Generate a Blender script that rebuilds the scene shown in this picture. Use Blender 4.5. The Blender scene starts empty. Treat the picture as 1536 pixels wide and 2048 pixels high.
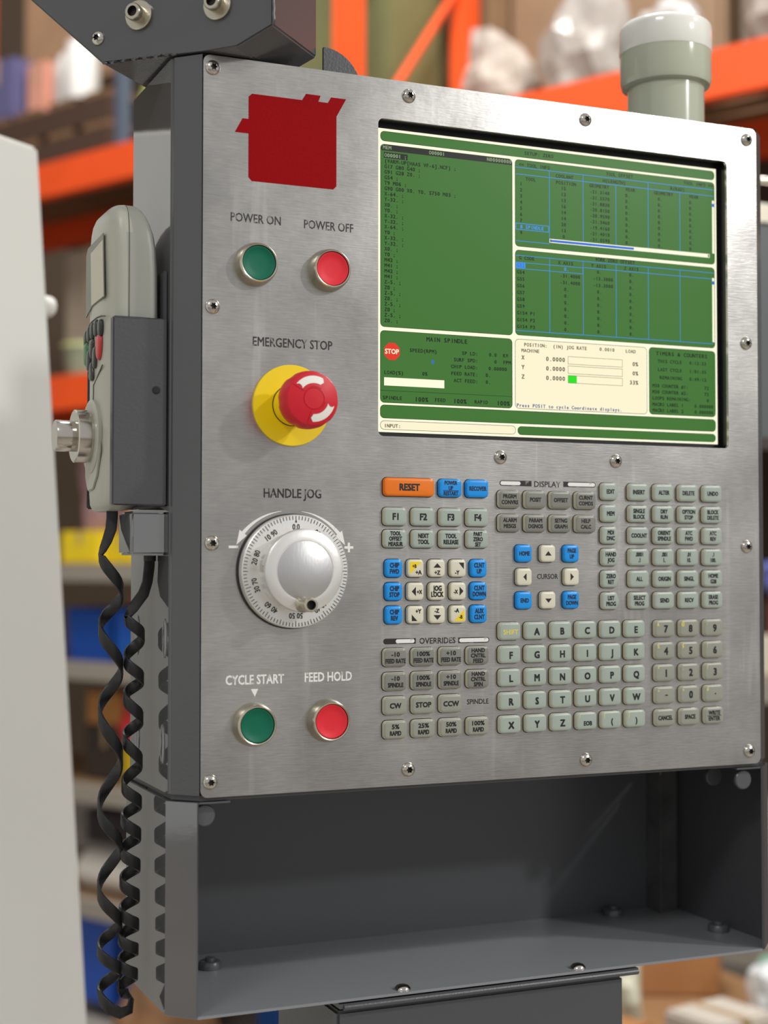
import bpy, bmesh, math, random
from mathutils import Vector, Matrix
random.seed(4)
PI = math.pi
sc = bpy.context.scene
COL = sc.collection

# ------------------------------------------------------------------ camera
Z0 = 1.45                       # height of the control panel's lower edge above the floor (m)
cam = bpy.data.cameras.new('camera')
cam.sensor_fit = 'VERTICAL'; cam.sensor_height = 24.0; cam.lens = 24.0 * 3060 / 2048
cam.clip_start = 0.05; cam.clip_end = 100
cam.dof.use_dof = True; cam.dof.focus_distance = 1.14; cam.dof.aperture_fstop = 2.9
co = bpy.data.objects.new('camera', cam); COL.objects.link(co)
r_ = Vector((0.91780658, -0.39702777, 0.00019771)); d_ = Vector((0.01344535, 0.03058383, -0.99944177)); f_ = Vector((0.39680009, 0.91729689, 0.03340822))
M = Matrix((r_, -d_, -f_)).transposed().to_4x4(); M.translation = Vector((-0.30752664, -1.0322467, 1.31339326 - 1.15 + Z0))
co.matrix_world = M
sc.camera = co

# ------------------------------------------------------------------ world, lamps, exposure
w = bpy.data.worlds.new('hall_ambient'); sc.world = w; w.use_nodes = True
bg = w.node_tree.nodes['Background']; bg.inputs[0].default_value = (1.0, 0.993, 0.98, 1); bg.inputs[1].default_value = 0.5
def lamp(name, loc, target, size, sy, power, col=(1, .985, .965)):
    l = bpy.data.lights.new(name, 'AREA'); l.shape = 'RECTANGLE'; l.size = size; l.size_y = sy; l.energy = power; l.color = col
    o = bpy.data.objects.new(name, l); COL.objects.link(o); o.location = loc
    o.rotation_euler = (Vector(target) - Vector(loc)).to_track_quat('-Z', 'Y').to_euler(); return o
lamp('area_lamp', (2.7, -3.3, Z0 + 2.0), (.25, 0, Z0 + .25), .2, .2, 44)
lamp('area_lamp', (3.3, -2.2, Z0 + 2.9), (.25, 0, Z0 + .1), .2, .2, 66)
lamp('area_lamp', (-2.6, -2.6, Z0 + 3.2), (.1, .3, Z0), 1.2, .4, 40)  # added fill lamp to brighten the white enclosure
lamp('area_lamp', (.6, 1.3, Z0 + 4.2), (1.3, 3.9, 1.6), 1.6, .6, 230)  # added fill lamp, placed to brighten the rack beams
sc.view_settings.view_transform = 'Standard'; sc.view_settings.look = 'None'; sc.view_settings.exposure = 0.0
sc.view_settings.gamma = 1.0; sc.view_settings.use_curve_mapping = False

# ------------------------------------------------------------------ materials
def lin(c):
    return tuple(((v / 255) / 12.92 if v / 255 <= .04045 else ((v / 255 + .055) / 1.055) ** 2.4) for v in c) + (1,)
MATS = {}
def mat(name, rgb, rough=.5, metal=0, bump=0, bscale=300, var=0, vscale=8, ior=1.5, coat=0, stretch=None, emit=None, spec=None):
    if name in MATS: return MATS[name]
    m = bpy.data.materials.new(name); m.use_nodes = True; nt = m.node_tree; b = nt.nodes['Principled BSDF']
    b.inputs['Base Color'].default_value = lin(rgb); b.inputs['Roughness'].default_value = rough
    b.inputs['Metallic'].default_value = metal; b.inputs['IOR'].default_value = ior; b.inputs['Coat Weight'].default_value = coat
    b.inputs['Coat Roughness'].default_value = .05
    if spec is not None: b.inputs['Specular IOR Level'].default_value = spec
    tc = nt.nodes.new('ShaderNodeTexCoord'); mp = nt.nodes.new('ShaderNodeMapping')
    nt.links.new(tc.outputs['Object'], mp.inputs[0])
    if stretch: mp.inputs['Scale'].default_value = stretch
    if var:
        n = nt.nodes.new('ShaderNodeTexNoise'); n.inputs['Scale'].default_value = vscale; n.inputs['Detail'].default_value = 5
        nt.links.new(mp.outputs[0], n.inputs['Vector'])
        hs = nt.nodes.new('ShaderNodeHueSaturation'); hs.inputs['Color'].default_value = lin(rgb)
        mr = nt.nodes.new('ShaderNodeMapRange'); mr.inputs[1].default_value = .25; mr.inputs[2].default_value = .75
        mr.inputs[3].default_value = 1 - var; mr.inputs[4].default_value = 1 + var
        nt.links.new(n.outputs['Fac'], mr.inputs[0]); nt.links.new(mr.outputs[0], hs.inputs['Value']); nt.links.new(hs.outputs[0], b.inputs['Base Color'])
    if bump:
        n = nt.nodes.new('ShaderNodeTexNoise'); n.inputs['Scale'].default_value = bscale; n.inputs['Detail'].default_value = 2
        nt.links.new(mp.outputs[0], n.inputs['Vector'])
        bp = nt.nodes.new('ShaderNodeBump'); bp.inputs['Strength'].default_value = bump; bp.inputs['Distance'].default_value = .001
        nt.links.new(n.outputs['Fac'], bp.inputs['Height']); nt.links.new(bp.outputs[0], b.inputs['Normal'])
    if emit:
        b.inputs['Emission Color'].default_value = lin(emit); b.inputs['Emission Strength'].default_value = 1.0
        b.inputs['Base Color'].default_value = (.01, .01, .01, 1); b.inputs['Specular IOR Level'].default_value = .15
    MATS[name] = m; return m

def steel_material():
    m = bpy.data.materials.new('brushed_steel'); m.use_nodes = True; nt = m.node_tree; N = nt.nodes.new; L = nt.links.new
    b = nt.nodes['Principled BSDF']; b.inputs['Metallic'].default_value = .9
    tc = N('ShaderNodeTexCoord')
    def noise(scale, sc3, detail):
        mp = N('ShaderNodeMapping'); mp.inputs['Scale'].default_value = sc3; L(tc.outputs['Object'], mp.inputs[0])
        n = N('ShaderNodeTexNoise'); n.inputs['Scale'].default_value = scale; n.inputs['Detail'].default_value = detail; n.inputs['Roughness'].default_value = .6
        L(mp.outputs[0], n.inputs['Vector']); return n
    grain = noise(90, (.9, 1, 11), 3)            # horizontal brushing
    smudge = noise(9, (1, 1, 1), 6)              # hand marks
    scr = noise(160, (.5, 1, .5), 2)
    cr = N('ShaderNodeValToRGB'); cr.color_ramp.elements[0].position = .25; cr.color_ramp.elements[1].position = .75
    cr.color_ramp.elements[0].color = lin((168, 166, 162)); cr.color_ramp.elements[1].color = lin((206, 204, 200)); L(smudge.outputs['Fac'], cr.inputs[0])
    mx = N('ShaderNodeMix'); mx.data_type = 'RGBA'; mx.blend_type = 'MULTIPLY'; mx.inputs[0].default_value = 1
    cr2 = N('ShaderNodeValToRGB'); cr2.color_ramp.elements[0].position = .3; cr2.color_ramp.elements[1].position = .7
    cr2.color_ramp.elements[0].color = (.84, .84, .84, 1); cr2.color_ramp.elements[1].color = (1, 1, 1, 1); L(grain.outputs['Fac'], cr2.inputs[0])
    L(cr.outputs[0], mx.inputs[6]); L(cr2.outputs[0], mx.inputs[7])
    scuff = noise(30, (1.6, 1, .12), 4); cr3 = N('ShaderNodeValToRGB'); cr3.color_ramp.elements[0].position = .6; cr3.color_ramp.elements[1].position = .78
    cr3.color_ramp.elements[0].color = (0, 0, 0, 1); cr3.color_ramp.elements[1].color = (.5, .5, .5, 1); L(scuff.outputs['Fac'], cr3.inputs[0])
    mx2 = N('ShaderNodeMix'); mx2.data_type = 'RGBA'; L(cr3.outputs[0], mx2.inputs[0]); L(mx.outputs[2], mx2.inputs[6]); mx2.inputs[7].default_value = lin((228, 226, 222))
    L(mx2.outputs[2], b.inputs['Base Color'])
    mr = N('ShaderNodeMapRange'); mr.inputs[1].default_value = .3; mr.inputs[2].default_value = .7; mr.inputs[3].default_value = .22; mr.inputs[4].default_value = .3
    L(smudge.outputs['Fac'], mr.inputs[0]); L(mr.outputs[0], b.inputs['Roughness'])
    tg = N('ShaderNodeCombineXYZ'); tg.inputs[2].default_value = 1; b.inputs['Anisotropic'].default_value = .3; L(tg.outputs[0], b.inputs['Tangent'])
    ad = N('ShaderNodeMath'); ad.operation = 'ADD'; L(grain.outputs['Fac'], ad.inputs[0]); L(scr.outputs['Fac'], ad.inputs[1])
    bp = N('ShaderNodeBump'); bp.inputs['Strength'].default_value = .16; bp.inputs['Distance'].default_value = .0004; L(ad.outputs[0], bp.inputs['Height']); L(bp.outputs[0], b.inputs['Normal'])
    return m
def worn_print(name, rgb, rgb2, scale=70, pos=.56):
    m = bpy.data.materials.new(name); m.use_nodes = True; nt = m.node_tree; b = nt.nodes['Principled BSDF']; b.inputs['Roughness'].default_value = .45
    tc = nt.nodes.new('ShaderNodeTexCoord'); n = nt.nodes.new('ShaderNodeTexNoise'); n.inputs['Scale'].default_value = scale; n.inputs['Detail'].default_value = 4
    nt.links.new(tc.outputs['Object'], n.inputs['Vector']); cr = nt.nodes.new('ShaderNodeValToRGB')
    cr.color_ramp.elements[0].position = pos; cr.color_ramp.elements[0].color = lin(rgb); cr.color_ramp.elements[1].position = pos + .04; cr.color_ramp.elements[1].color = lin(rgb2)
    nt.links.new(n.outputs['Fac'], cr.inputs[0]); nt.links.new(cr.outputs[0], b.inputs['Base Color']); return m

STEEL = steel_material()
PAINT = mat('charcoal_paint', (84, 85, 87), .2, bump=.12, bscale=420, ior=1.62)
PAINT_SIDE = mat('glossy_charcoal_paint', (84, 85, 87), .055, bump=.012, bscale=160, ior=2.9)
PAINT_SAT = mat('satin_charcoal_paint', (78, 79, 82), .34, bump=.16, bscale=500, ior=1.5)
TRAYP = mat('slate_paint', (84, 86, 89), .3, bump=.06, bscale=300, ior=1.55)
CHROME = mat('bright_steel', (205, 200, 190), .17, 1)
NICKEL = mat('satin_nickel', (205, 198, 180), .28, 1)
ALU = mat('turned_aluminium', (240, 239, 235), .34, .7, bump=.04, bscale=500)
ALU_DISC = mat('spun_aluminium_disc', (206, 206, 206), .42, 1, bump=.08, bscale=600, stretch=(1, 1, .3))
DARK = mat('dark_socket', (28, 26, 24), .6)
BLACK = mat('black_plastic', (14, 14, 16), .35)
RUBBER = mat('black_rubber_cord', (30, 30, 31), .42, bump=.2, bscale=500, var=.35, vscale=120)
KGREY = mat('grey_green_key', (164, 176, 165), .3, var=.05, vscale=60)
KWARM = mat('warm_grey_key', (150, 152, 140), .3, var=.05, vscale=60)
KDARK = mat('darker_grey_key', (132, 133, 124), .3, var=.05, vscale=60)
KRIM = mat('cream_key_skirt', (190, 186, 164), .35)
KCREAM = mat('cream_key', (222, 218, 196), .3)
KBLUE = mat('blue_key', (16, 150, 236), .3)
KORANGE = mat('orange_key', (240, 122, 12), .3)
INK = mat('black_ink', (24, 24, 24), .5)
INKB = mat('navy_ink', (10, 38, 70), .5)
INKY = mat('yellow_ink', (232, 216, 90), .5)
YELLOW = mat('yellow_plastic', (248, 216, 0), .45)
RED = mat('red_plastic', (212, 30, 46), .42, spec=.35)
RED2 = mat('red_push_cap', (228, 44, 56), .5, spec=.3)
GREEN = mat('green_push_cap', (0, 104, 78), .5, spec=.3)
WHITE = mat('white_ink', (240, 238, 228), .5)
LOGO = mat('dark_red_decal', (150, 3, 10), .5, var=.1, vscale=500, spec=.06)
PRINT = worn_print('worn_black_print', (34, 33, 32), (120, 116, 110), 160, .6)
PALE = worn_print('pale_etched_print', (240, 238, 234), (200, 197, 190), 160, .62)
BARP = worn_print('chipped_bar_print', (30, 30, 30), (205, 203, 198), 110, .43)
RCASE = mat('grey_remote_case', (176, 177, 164), .34, bump=.05, bscale=700, var=.03, vscale=50)
RCASE2 = mat('grey_remote_back_case', (162, 163, 154), .38, bump=.05, bscale=700)
LCD = mat('remote_lcd', (188, 180, 158), .3)
SCR_CREAM = mat('screen_cream', (0, 0, 0), .3, emit=(254, 252, 222))
SCR_WARM = mat('screen_warm_cream', (0, 0, 0), .3, emit=(252, 243, 208))
SCR_GREEN = mat('screen_green', (0, 0, 0), .3, emit=(62, 114, 46))
SCR_DARK = mat('screen_dark_text', (0, 0, 0), .3, emit=(20, 38, 20))
SCR_BAR = mat('screen_title_bar', (0, 0, 0), .3, emit=(36, 38, 34))
SCR_DIM = mat('screen_dim_text', (0, 0, 0), .3, emit=(128, 152, 112))
SCR_BLUE = mat('screen_blue', (0, 0, 0), .3, emit=(60, 146, 232))
SCR_DBLUE = mat('screen_deep_blue', (0, 0, 0), .3, emit=(40, 110, 215))
SCR_GREY = mat('screen_grey_text', (0, 0, 0), .3, emit=(96, 92, 70))
SCR_NAVY = mat('screen_navy_text', (0, 0, 0), .3, emit=(84, 96, 150))
SCR_LIME = mat('screen_lime', (0, 0, 0), .3, emit=(30, 225, 20))
SCR_RED = mat('screen_red', (0, 0, 0), .3, emit=(226, 52, 30))

# ------------------------------------------------------------------ mesh helpers (all builders in metres unless 'mm')
WL = {}
FLATS = {'housing', 'cord_block', 'remote_holster', 'arm_box', 'enclosure_panel', 'column', 'carton', 'small_box', 'flat_box', 'dark_box', 'yellow_box', 'red_box', 'covered_load', 'thumb_pad', 'top_lip'}
def P(x, y, z): return Vector((x / 1000, y / 1000, Z0 + z / 1000))       # panel millimetres -> world
def wloc(o): return WL.get(o.name, Vector((0, 0, 0)))
def tag(o, label=None, cat=None, group=None, kind=None):
    if label: o['label'] = label
    if cat: o['category'] = cat
    if group: o['group'] = group
    if kind: o['kind'] = kind
    return o
def place(o, world, parent):
    o.parent = parent; o.location = Vector(world) - (wloc(parent) if parent else Vector((0, 0, 0))); WL[o.name] = Vector(world)
def thing(name, label, cat, loc, group=None):
    o = bpy.data.objects.new(name, None); o.empty_display_size = .05; COL.objects.link(o); place(o, loc, None)
    return tag(o, label, cat, group)
def finish(bm, name, mats, parent=None, smooth=False, recentre=True, origin=None):
    bmesh.ops.recalc_face_normals(bm, faces=bm.faces) if not getattr(bm, '_flat', False) else None
    me = bpy.data.meshes.new(name); 
    if origin is None:
        if len(bm.verts):
            xs = [v.co for v in bm.verts]
            origin = Vector([(min(c[i] for c in xs) + max(c[i] for c in xs)) / 2 for i in range(3)])
        else: origin = Vector((0, 0, 0))
    for v in bm.verts: v.co -= origin
    bm.to_mesh(me); bm.free()
    for m in (mats if isinstance(mats, (list, tuple)) else [mats]): me.materials.append(m)
    if smooth:
        for p in me.polygons: p.use_smooth = True
        if smooth is not True: me.set_sharp_from_angle(angle=math.radians(smooth))
        if name in FLATS:                                             # broad sheet faces stay flat between their rounded edges
            for p in me.polygons:
                if p.area > 1.5e-4: p.use_smooth = False
    o = bpy.data.objects.new(name, me); COL.objects.link(o); place(o, origin, parent); return o
def dup(o, world, parent):
    c = bpy.data.objects.new(o.name.split('.')[0], o.data); COL.objects.link(c); place(c, world, parent); return c
def nb(): return bmesh.new()
def box(bm, a, b, mi=0):
    vs = [bm.verts.new((x, y, z)) for x in (a[0], b[0]) for y in (a[1], b[1]) for z in (a[2], b[2])]
    for f in ((0, 1, 3, 2), (4, 6, 7, 5), (0, 4, 5, 1), (2, 3, 7, 6), (0, 2, 6, 4), (1, 5, 7, 3)):
        bm.faces.new([vs[i] for i in f]).material_index = mi
def mbox(bm, x0, x1, y0, y1, z0, z1, mi=0): box(bm, P(x0, y0, z0), P(x1, y1, z1), mi)
def bevel(bm, r, seg=2):
    bmesh.ops.remove_doubles(bm, verts=bm.verts, dist=1e-7)
    bmesh.ops.bevel(bm, geom=list(bm.edges), offset=r, segments=seg, affect='EDGES', clamp_overlap=True)
def prism(bm, pts, vec, mi=0):
    a = [bm.verts.new(p) for p in pts]; b = [bm.verts.new(Vector(p) + Vector(vec)) for p in pts]; n = len(a)
    fs = [bm.faces.new(a), bm.faces.new(b[::-1])] + [bm.faces.new((a[i], b[i], b[(i + 1) % n], a[(i + 1) % n])) for i in range(n)]
    for f in fs: f.material_index = mi
def rrect(x0, x1, z0, z1, r, n=4):
    pts = []
    for cx, cz, a0 in ((x1 - r, z1 - r, 0), (x0 + r, z1 - r, 90), (x0 + r, z0 + r, 180), (x1 - r, z0 + r, 270)):
        for i in range(n + 1):
            a = math.radians(a0 + 90 * i / n); pts.append((cx + r * math.cos(a), cz + r * math.sin(a)))
    return pts
def rings(bm, loops, cap0=True, cap1=True, mis=None):
    R = [[bm.verts.new(p) for p in lp] for lp in loops]; n = len(R[0])
    for k in range(len(R) - 1):
        for i in range(n):
            f = bm.faces.new((R[k][i], R[k][(i + 1) % n], R[k + 1][(i + 1) % n], R[k + 1][i])); f.material_index = mis[k] if mis else 0
    if cap0: bm.faces.new(R[0][::-1])
    if cap1:
        f = bm.faces.new(R[-1]); f.material_index = mis[-1] if mis else 0
    return R
def lathe(bm, prof, c, axis=(0, -1, 0), n=40, mis=None, cap0=True, cap1=True):
    a = Vector(axis).normalized(); u = a.orthogonal().normalized(); v = a.cross(u); c = Vector(c)
    rings(bm, [[c + a * h + u * r * math.cos(2 * PI * i / n) + v * r * math.sin(2 * PI * i / n) for i in range(n)] for r, h in prof], cap0, cap1, mis)
def mlathe(bm, prof, x, z, y=0, n=40, mis=None): lathe(bm, [(r / 1000, h / 1000) for r, h in prof], P(x, y, z), (0, -1, 0), n, mis)
def tube(bm, pts, r, n=8):
    pts = [Vector(p) for p in pts]; L = []
    for i, p in enumerate(pts):
        t = (pts[min(i + 1, len(pts) - 1)] - pts[max(i - 1, 0)]).normalized(); u = t.orthogonal().normalized(); v = t.cross(u)
        L.append([p + (u * math.cos(2 * PI * k / n) + v * math.sin(2 * PI * k / n)) * r for k in range(n)])
    rings(bm, L)
def flat(bm, pts, y, mi=0):                                          # flat print facing the viewer, pts in panel mm
    vs = [bm.verts.new(P(a, y, b)) for a, b in pts]
    f = bm.faces.new(vs); f.normal_update()
    if f.normal.y > 0: f.normal_flip()
    f.material_index = mi; bm._flat = True
class FB: pass
def fbm():
    b = bmesh.new(); return b

# ------------------------------------------------------------------ lettering (built-in font, as flat print)
GL = {}
def glyph(s, off):
    k = (s, off)
    if k not in GL:
        cu = bpy.data.curves.new('lettering', 'FONT'); cu.body = s; cu.size = 1; cu.resolution_u = 2; cu.offset = off
        o = bpy.data.objects.new('lettering', cu); me = bpy.data.meshes.new_from_object(o)
        vs = [(v.co.x, v.co.y) for v in me.vertices]; fs = [tuple(p.vertices) for p in me.polygons]
        bpy.data.objects.remove(o); bpy.data.curves.remove(cu); bpy.data.meshes.remove(me)
        GL[k] = (vs, fs)
    return GL[k]
class Print:
    """flat lettering: vertices on a plane, collected into one mesh"""
    def __init__(s): s.v = []; s.f = []; s.m = []
    def add(s, vs, fs, mi=0):
        k = len(s.v); s.v += vs; s.f += [tuple(i + k for i in f) for f in fs]; s.m += [mi] * len(fs)
    def text(s, body, cx, cz, h, y, w=None, cond=.82, maxw=None, off=.018, align='C', rot=0, mi=0, about=None):
        vs, fs = glyph(body, 0)
        if not vs: return
        x0 = min(v[0] for v in vs); x1 = max(v[0] for v in vs); k = h / .691
        sx = (w / (x1 - x0)) if w else k * cond
        if maxw and sx * (x1 - x0) > maxw: sx = maxw / (x1 - x0)
        ax = {'C': (x0 + x1) / 2, 'L': x0, 'R': x1}[align]; ca, sa = math.cos(rot), math.sin(rot); out = []
        for js, (ox, oz) in enumerate(((0, 0),) if off <= 0 else ((-off, -off), (off, -off), (off, off), (-off, off))):
            out = []
            for a, b in vs:
                px, pz = (a - ax) * sx + ox * k, (b - .3455) * k + oz * k
                out.append(P(cx + px * ca - pz * sa, y - .006 * js, cz + px * sa + pz * ca))
            s.add(out, fs, mi)
    def mono(s, body, x, cz, h, pitch, y, align='L', mi=0):
        n = len(body); x0 = x if align == 'L' else (x - n * pitch if align == 'R' else x - n * pitch / 2); k = h / .691
        for i, ch in enumerate(body):
            if ch == ' ': continue
            vs, fs = glyph(ch, 0)
            a0 = min(v[0] for v in vs); a1 = max(v[0] for v in vs); wd = (a1 - a0) * k; sx = k * min(1, pitch * .84 / wd)
            for js, (o_, v_) in enumerate(((-.04, -.02), (.04, -.02), (.04, .02), (-.04, .02))): s.add([P(x0 + (i + .5) * pitch + (a - (a0 + a1) / 2 + o_) * sx, y - .003 * js, cz + (b - .3455 + v_) * k) for a, b in vs], fs, mi)
    def poly(s, pts, y, mi=0):
        area = sum(pts[i][0] * pts[(i + 1) % len(pts)][1] - pts[(i + 1) % len(pts)][0] * pts[i][1] for i in range(len(pts)))
        if area < 0: pts = pts[::-1]
        s.add([P(a, y, b) for a, b in pts], [tuple(range(len(pts)))], mi)
    def rect(s, x0, x1, z0, z1, y, mi=0): s.poly([(x0, z0), (x1, z0), (x1, z1), (x0, z1)], y, mi)
    def strip(s, inner, outer, y, mi=0):
        n = len(inner); s.add([P(a, y, b) for a, b in inner + outer], [(i, i + 1, n + i + 1, n + i) for i in range(n - 1)], mi)
    def build(s, name, mats, parent):
        xs = s.v; o = Vector([(min(c[i] for c in xs) + max(c[i] for c in xs)) / 2 for i in range(3)])
        me = bpy.data.meshes.new(name); me.from_pydata([tuple(v - o) for v in s.v], [], s.f)
        for m in (mats if isinstance(mats, (list, tuple)) else [mats]): me.materials.append(m)
        me.polygons.foreach_set('material_index', s.m); me.update()
        ob = bpy.data.objects.new(name, me); COL.objects.link(ob); place(ob, o, parent); return ob

# ================================================================== SETTING: floor and back wall
RU = Vector((-.454, .891, 0)); RV = Vector((.891, .454, 0)); RP = Vector((1.922, 2.358, 0))   # rack line: along, depth, start
def Q(s, t, z): return RP + RU * s + RV * t + Vector((0, 0, z))
def qbox(bm, s0, s1, t0, t1, z0, z1, mi=0):
    vs = [bm.verts.new(Q(a, b, c)) for a in (s0, s1) for b in (t0, t1) for c in (z0, z1)]
    for f in ((0, 1, 3, 2), (4, 6, 7, 5), (0, 4, 5, 1), (2, 3, 7, 6), (0, 2, 6, 4), (1, 5, 7, 3)):
        bm.faces.new([vs[i] for i in f]).material_index = mi
b = nb(); box(b, (-8, -8, -.05), (12, 14, 0)); tag(finish(b, 'floor', mat('concrete', (168, 160, 150), .6, var=.15, vscale=1.5)), kind='structure')
b = nb(); qbox(b, -6, 9, 3.4, 3.5, 0, 7.5); tag(finish(b, 'wall_back', mat('taupe_wall', (118, 100, 82), .8, var=.15, vscale=.8)), kind='structure')

b = nb(); box(b, (0, 0, 0), (14, .1, 7.5))
for v in b.verts: v.co = Q(9, 3.4, 0) + RV * (.0 - v.co.x) + RU * v.co.y + Vector((0, 0, v.co.z))
tag(finish(b, 'added_wall_left', mat('umber_wall', (92, 78, 64), .8, var=.2, vscale=.6)), kind='structure')  # unseen wall added so the glossy housing side reflects dark brown

# ================================================================== CONTROL PENDANT
PEND = thing('control_pendant', 'upright machine control pendant with brushed steel face, lit green screen and keypad', 'control panel', P(237, 80, 0))
FOOT = [(-.6, .6), (-18, 18), (-18, 130), (6, 165), (474, 165), (494, 148), (494, 19), (475.6, .6)]
def shell(bm, foot, z0, z1, close_front=False, top=True, bottom=True):
    lo = [bm.verts.new(P(x, y, z0)) for x, y in foot]; hi = [bm.verts.new(P(x, y, z1)) for x, y in foot]; n = len(foot)
    for i in range(n if close_front else n - 1):
        bm.faces.new((lo[i], lo[(i + 1) % n], hi[(i + 1) % n], hi[i]))
    if top: bm.faces.new(hi)
    if bottom: bm.faces.new(lo[::-1])
# housing: chamfer + glossy sides
b = nb(); shell(b, FOOT, 1.5, 523)
for f in b.faces:
    c = f.calc_center_median(); f.normal_update()
    if abs(f.normal.x) > .9: f.material_index = 1
bmesh.ops.bevel(b, geom=[e for e in b.edges if len(e.link_faces) == 2 and abs(e.verts[0].co.z - e.verts[1].co.z) > .1], offset=.0022, segments=3, affect='EDGES')
finish(b, 'housing', [PAINT, PAINT_SIDE], PEND, smooth=35)
b = nb(); prism(b, [P(x, y, -2.6) for x, y in ((.5, 3.4), (-15.6, 19.5), (-15.6, 128), (8, 161), (472, 161), (491.6, 146), (491.6, 20.5), (474.5, 3.4))], (0, 0, .0044)); finish(b, 'light_block_lip', PAINT_SAT, PEND)  # added lip that blocks light leaking through the gap above the tray
# steel face plate with screen opening
AX0, AX1, AZ0, AZ1 = 134.3, 445.6, 257.0, 493.2
b = nb()
outer = rrect(0, 475, 0, 523, 5, 4); inner = rrect(AX0, AX1, AZ0, AZ1, 4.2, 4)
eo = []; 
for lp in (outer, inner):
    vs = [b.verts.new(P(x, 0, z)) for x, z in lp]; eo += [b.edges.new((vs[i], vs[(i + 1) % len(vs)])) for i in range(len(vs))]
bmesh.ops.triangle_fill(b, use_beauty=True, use_dissolve=False, edges=eo)
ret = bmesh.ops.extrude_face_region(b, geom=list(b.faces)); bmesh.ops.translate(b, verts=[v for v in ret['geom'] if isinstance(v, bmesh.types.BMVert)], vec=(0, .0025, 0))
finish(b, 'face_plate', STEEL, PEND)
# slots on the glossy side
for y, z0, z1 in ((106, 94, 124), (29, 96, 124), (34, 20, 49), (105, 20, 46)):
    b = nb(); zc = (z0 + z1) / 2; pts = [(y + 5 * math.cos(2 * PI * k / 28), zc + (z1 - z0) / 2 * math.sin(2 * PI * k / 28)) for k in range(28)]
    rings(b, [[P(-18, a, c) for a, c in pts], [P(-18.4, a, c) for a, c in pts], [P(-19.1, y + (a - y) * .7, zc + (c - zc) * .85) for a, c in pts], [P(-19.3, y + (a - y) * .3, zc + (c - zc) * .4) for a, c in pts]])
    finish(b, 'slot_plug', PAINT_SIDE, PEND, smooth=30)
# screen recess and display
b = nb()
mbox(b, AX0 - 6, AX0, 2.6, 13, AZ0 - 6, AZ1 + 6); mbox(b, AX1, AX1 + 6, 2.6, 13, AZ0 - 6, AZ1 + 6); mbox(b, AX0, AX1, 2.6, 13, AZ1, AZ1 + 6); mbox(b, AX0, AX1, 2.6, 13, AZ0 - 6, AZ0); mbox(b, AX0 - 6, AX1 + 6, 10.6, 13, AZ0 - 6, AZ1 + 6)
finish(b, 'screen_bezel', BLACK, PEND)
b = nb(); mbox(b, 138.4, 442.0, 10.0, 10.5, 260.9, 488.8)
SCR = finish(b, 'display_screen', SCR_CREAM, PEND); tag(SCR, 'lit machine control display with green windows')
SY = 9.9
def win(x0, x1, z0, z1, m=SCR_GREEN, r=3.2):
    p = Print(); p.poly(rrect(x0, x1, z0, z1, r), SY); p.poly(rrect(x0 + .35, x1 - .35, z0 + .35, z1 - .35, r - .3), SY - .04, 1)
    p.build('screen_window', [SCR_DARK if m is SCR_GREEN else SCR_GREY, m], SCR)
win(140.2, 440.3, 479.2, 486.8); win(140.2, 251.8, 339.5, 477.0); win(254.0, 440.3, 409.2, 477.4); win(254.0, 440.0, 340.0, 406.6)
win(140.1, 251.4, 282.8, 336.9); win(253.7, 374.0, 283.0, 337.1, SCR_WARM); win(375.8, 440.0, 283.2, 337.5); win(140.1, 440.0, 271.2, 281.3); win(140.1, 254.3, 262.7, 269.5, SCR_WARM); win(255.8, 440.0, 262.6, 269.3)
TY = SY - .1
p = Print(); p.poly([(141, 472.2), (251.4, 472.2), (251.4, 474.5), (249.5, 476.6), (143, 476.6), (140.8, 474.5)], TY + .02, 0); p.rect(143, 162.6, 466.6, 471, TY + .02, 0)
p.mono('MEM', 142.2, 474.6, 2.6, 2.35, TY, mi=1); p.mono('O00001', 180.2, 474.6, 2.6, 2.25, TY, mi=1); p.mono('N00000000', 229.6, 474.7, 2.6, 2.4, TY, mi=1); p.mono('O00001 ;', 143.4, 468.8, 2.7, 2.3, TY, mi=1)
prog = ['(WARM-UP[HAAS VF-6].NCF) ;', 'G17 G80 G40 ;', 'G91 G28 Z0. ;', 'G54 ;', 'T9 M06 ;', 'G90 G00 X0. Y0. S750 M03 ;'] + [a + ' ;' for a in 'X-64. Y-32. X0. Y0. X-32. Y-32. X-64. Y0 X-32. Y-32. X0. Y0 M42 M41 M42 M41 Z-5. Z0 Z-5. Z0. Z-5. Z0 Z-5. Z0.'.split()]
for i, t in enumerate(prog): p.mono(t, 143.5, 464.4 - i * (464.4 - 344.4) / (len(prog) - 1), 2.75, 2.3, TY, mi=2)
p.build('program_text', [SCR_BAR, SCR_DIM, SCR_DARK], SCR)
p = Print(); p.mono('SETUP: ZERO', 262.2, 482.9, 2.6, 2.38, TY)
D = lambda t, x, z, al='L', mi=0, pitch=2.3: p.mono(t, x, z, 2.6, pitch, TY, al, mi)
D('<< TOOL INFO', 257.5, 473.6); D('TOOL OFFSET', 349, 474.2, 'C'); D('TOOL INFO >>', 438.8, 474.4, 'R', pitch=2.4); D('COOLANT', 298.3, 468, 'C'); D('POSITION', 299.6, 462.8, 'C'); D('TOOL', 268, 462.8, 'C')
D('H(LENGTH)', 344, 468.4, 'C', pitch=2.4); D('R(RAD)', 404.2, 468.4, 'C'); D('GEOMETRY', 330, 463.4, 'C'); D('WEAR', 359, 463.4, 'C'); D('GEOMETRY', 390.6, 463.4, 'C'); D('WEAR', 420, 463.6, 'C')
pos = ['15', '13', '13', '16', '14', '14', '20', '13', '0']; geo = ['-21.3140', '-21.5570', '-21.8830', '-20.8150', '-20.9590', '-21.3460', '-19.4160', '-21.4010', '-21.0590']
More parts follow.
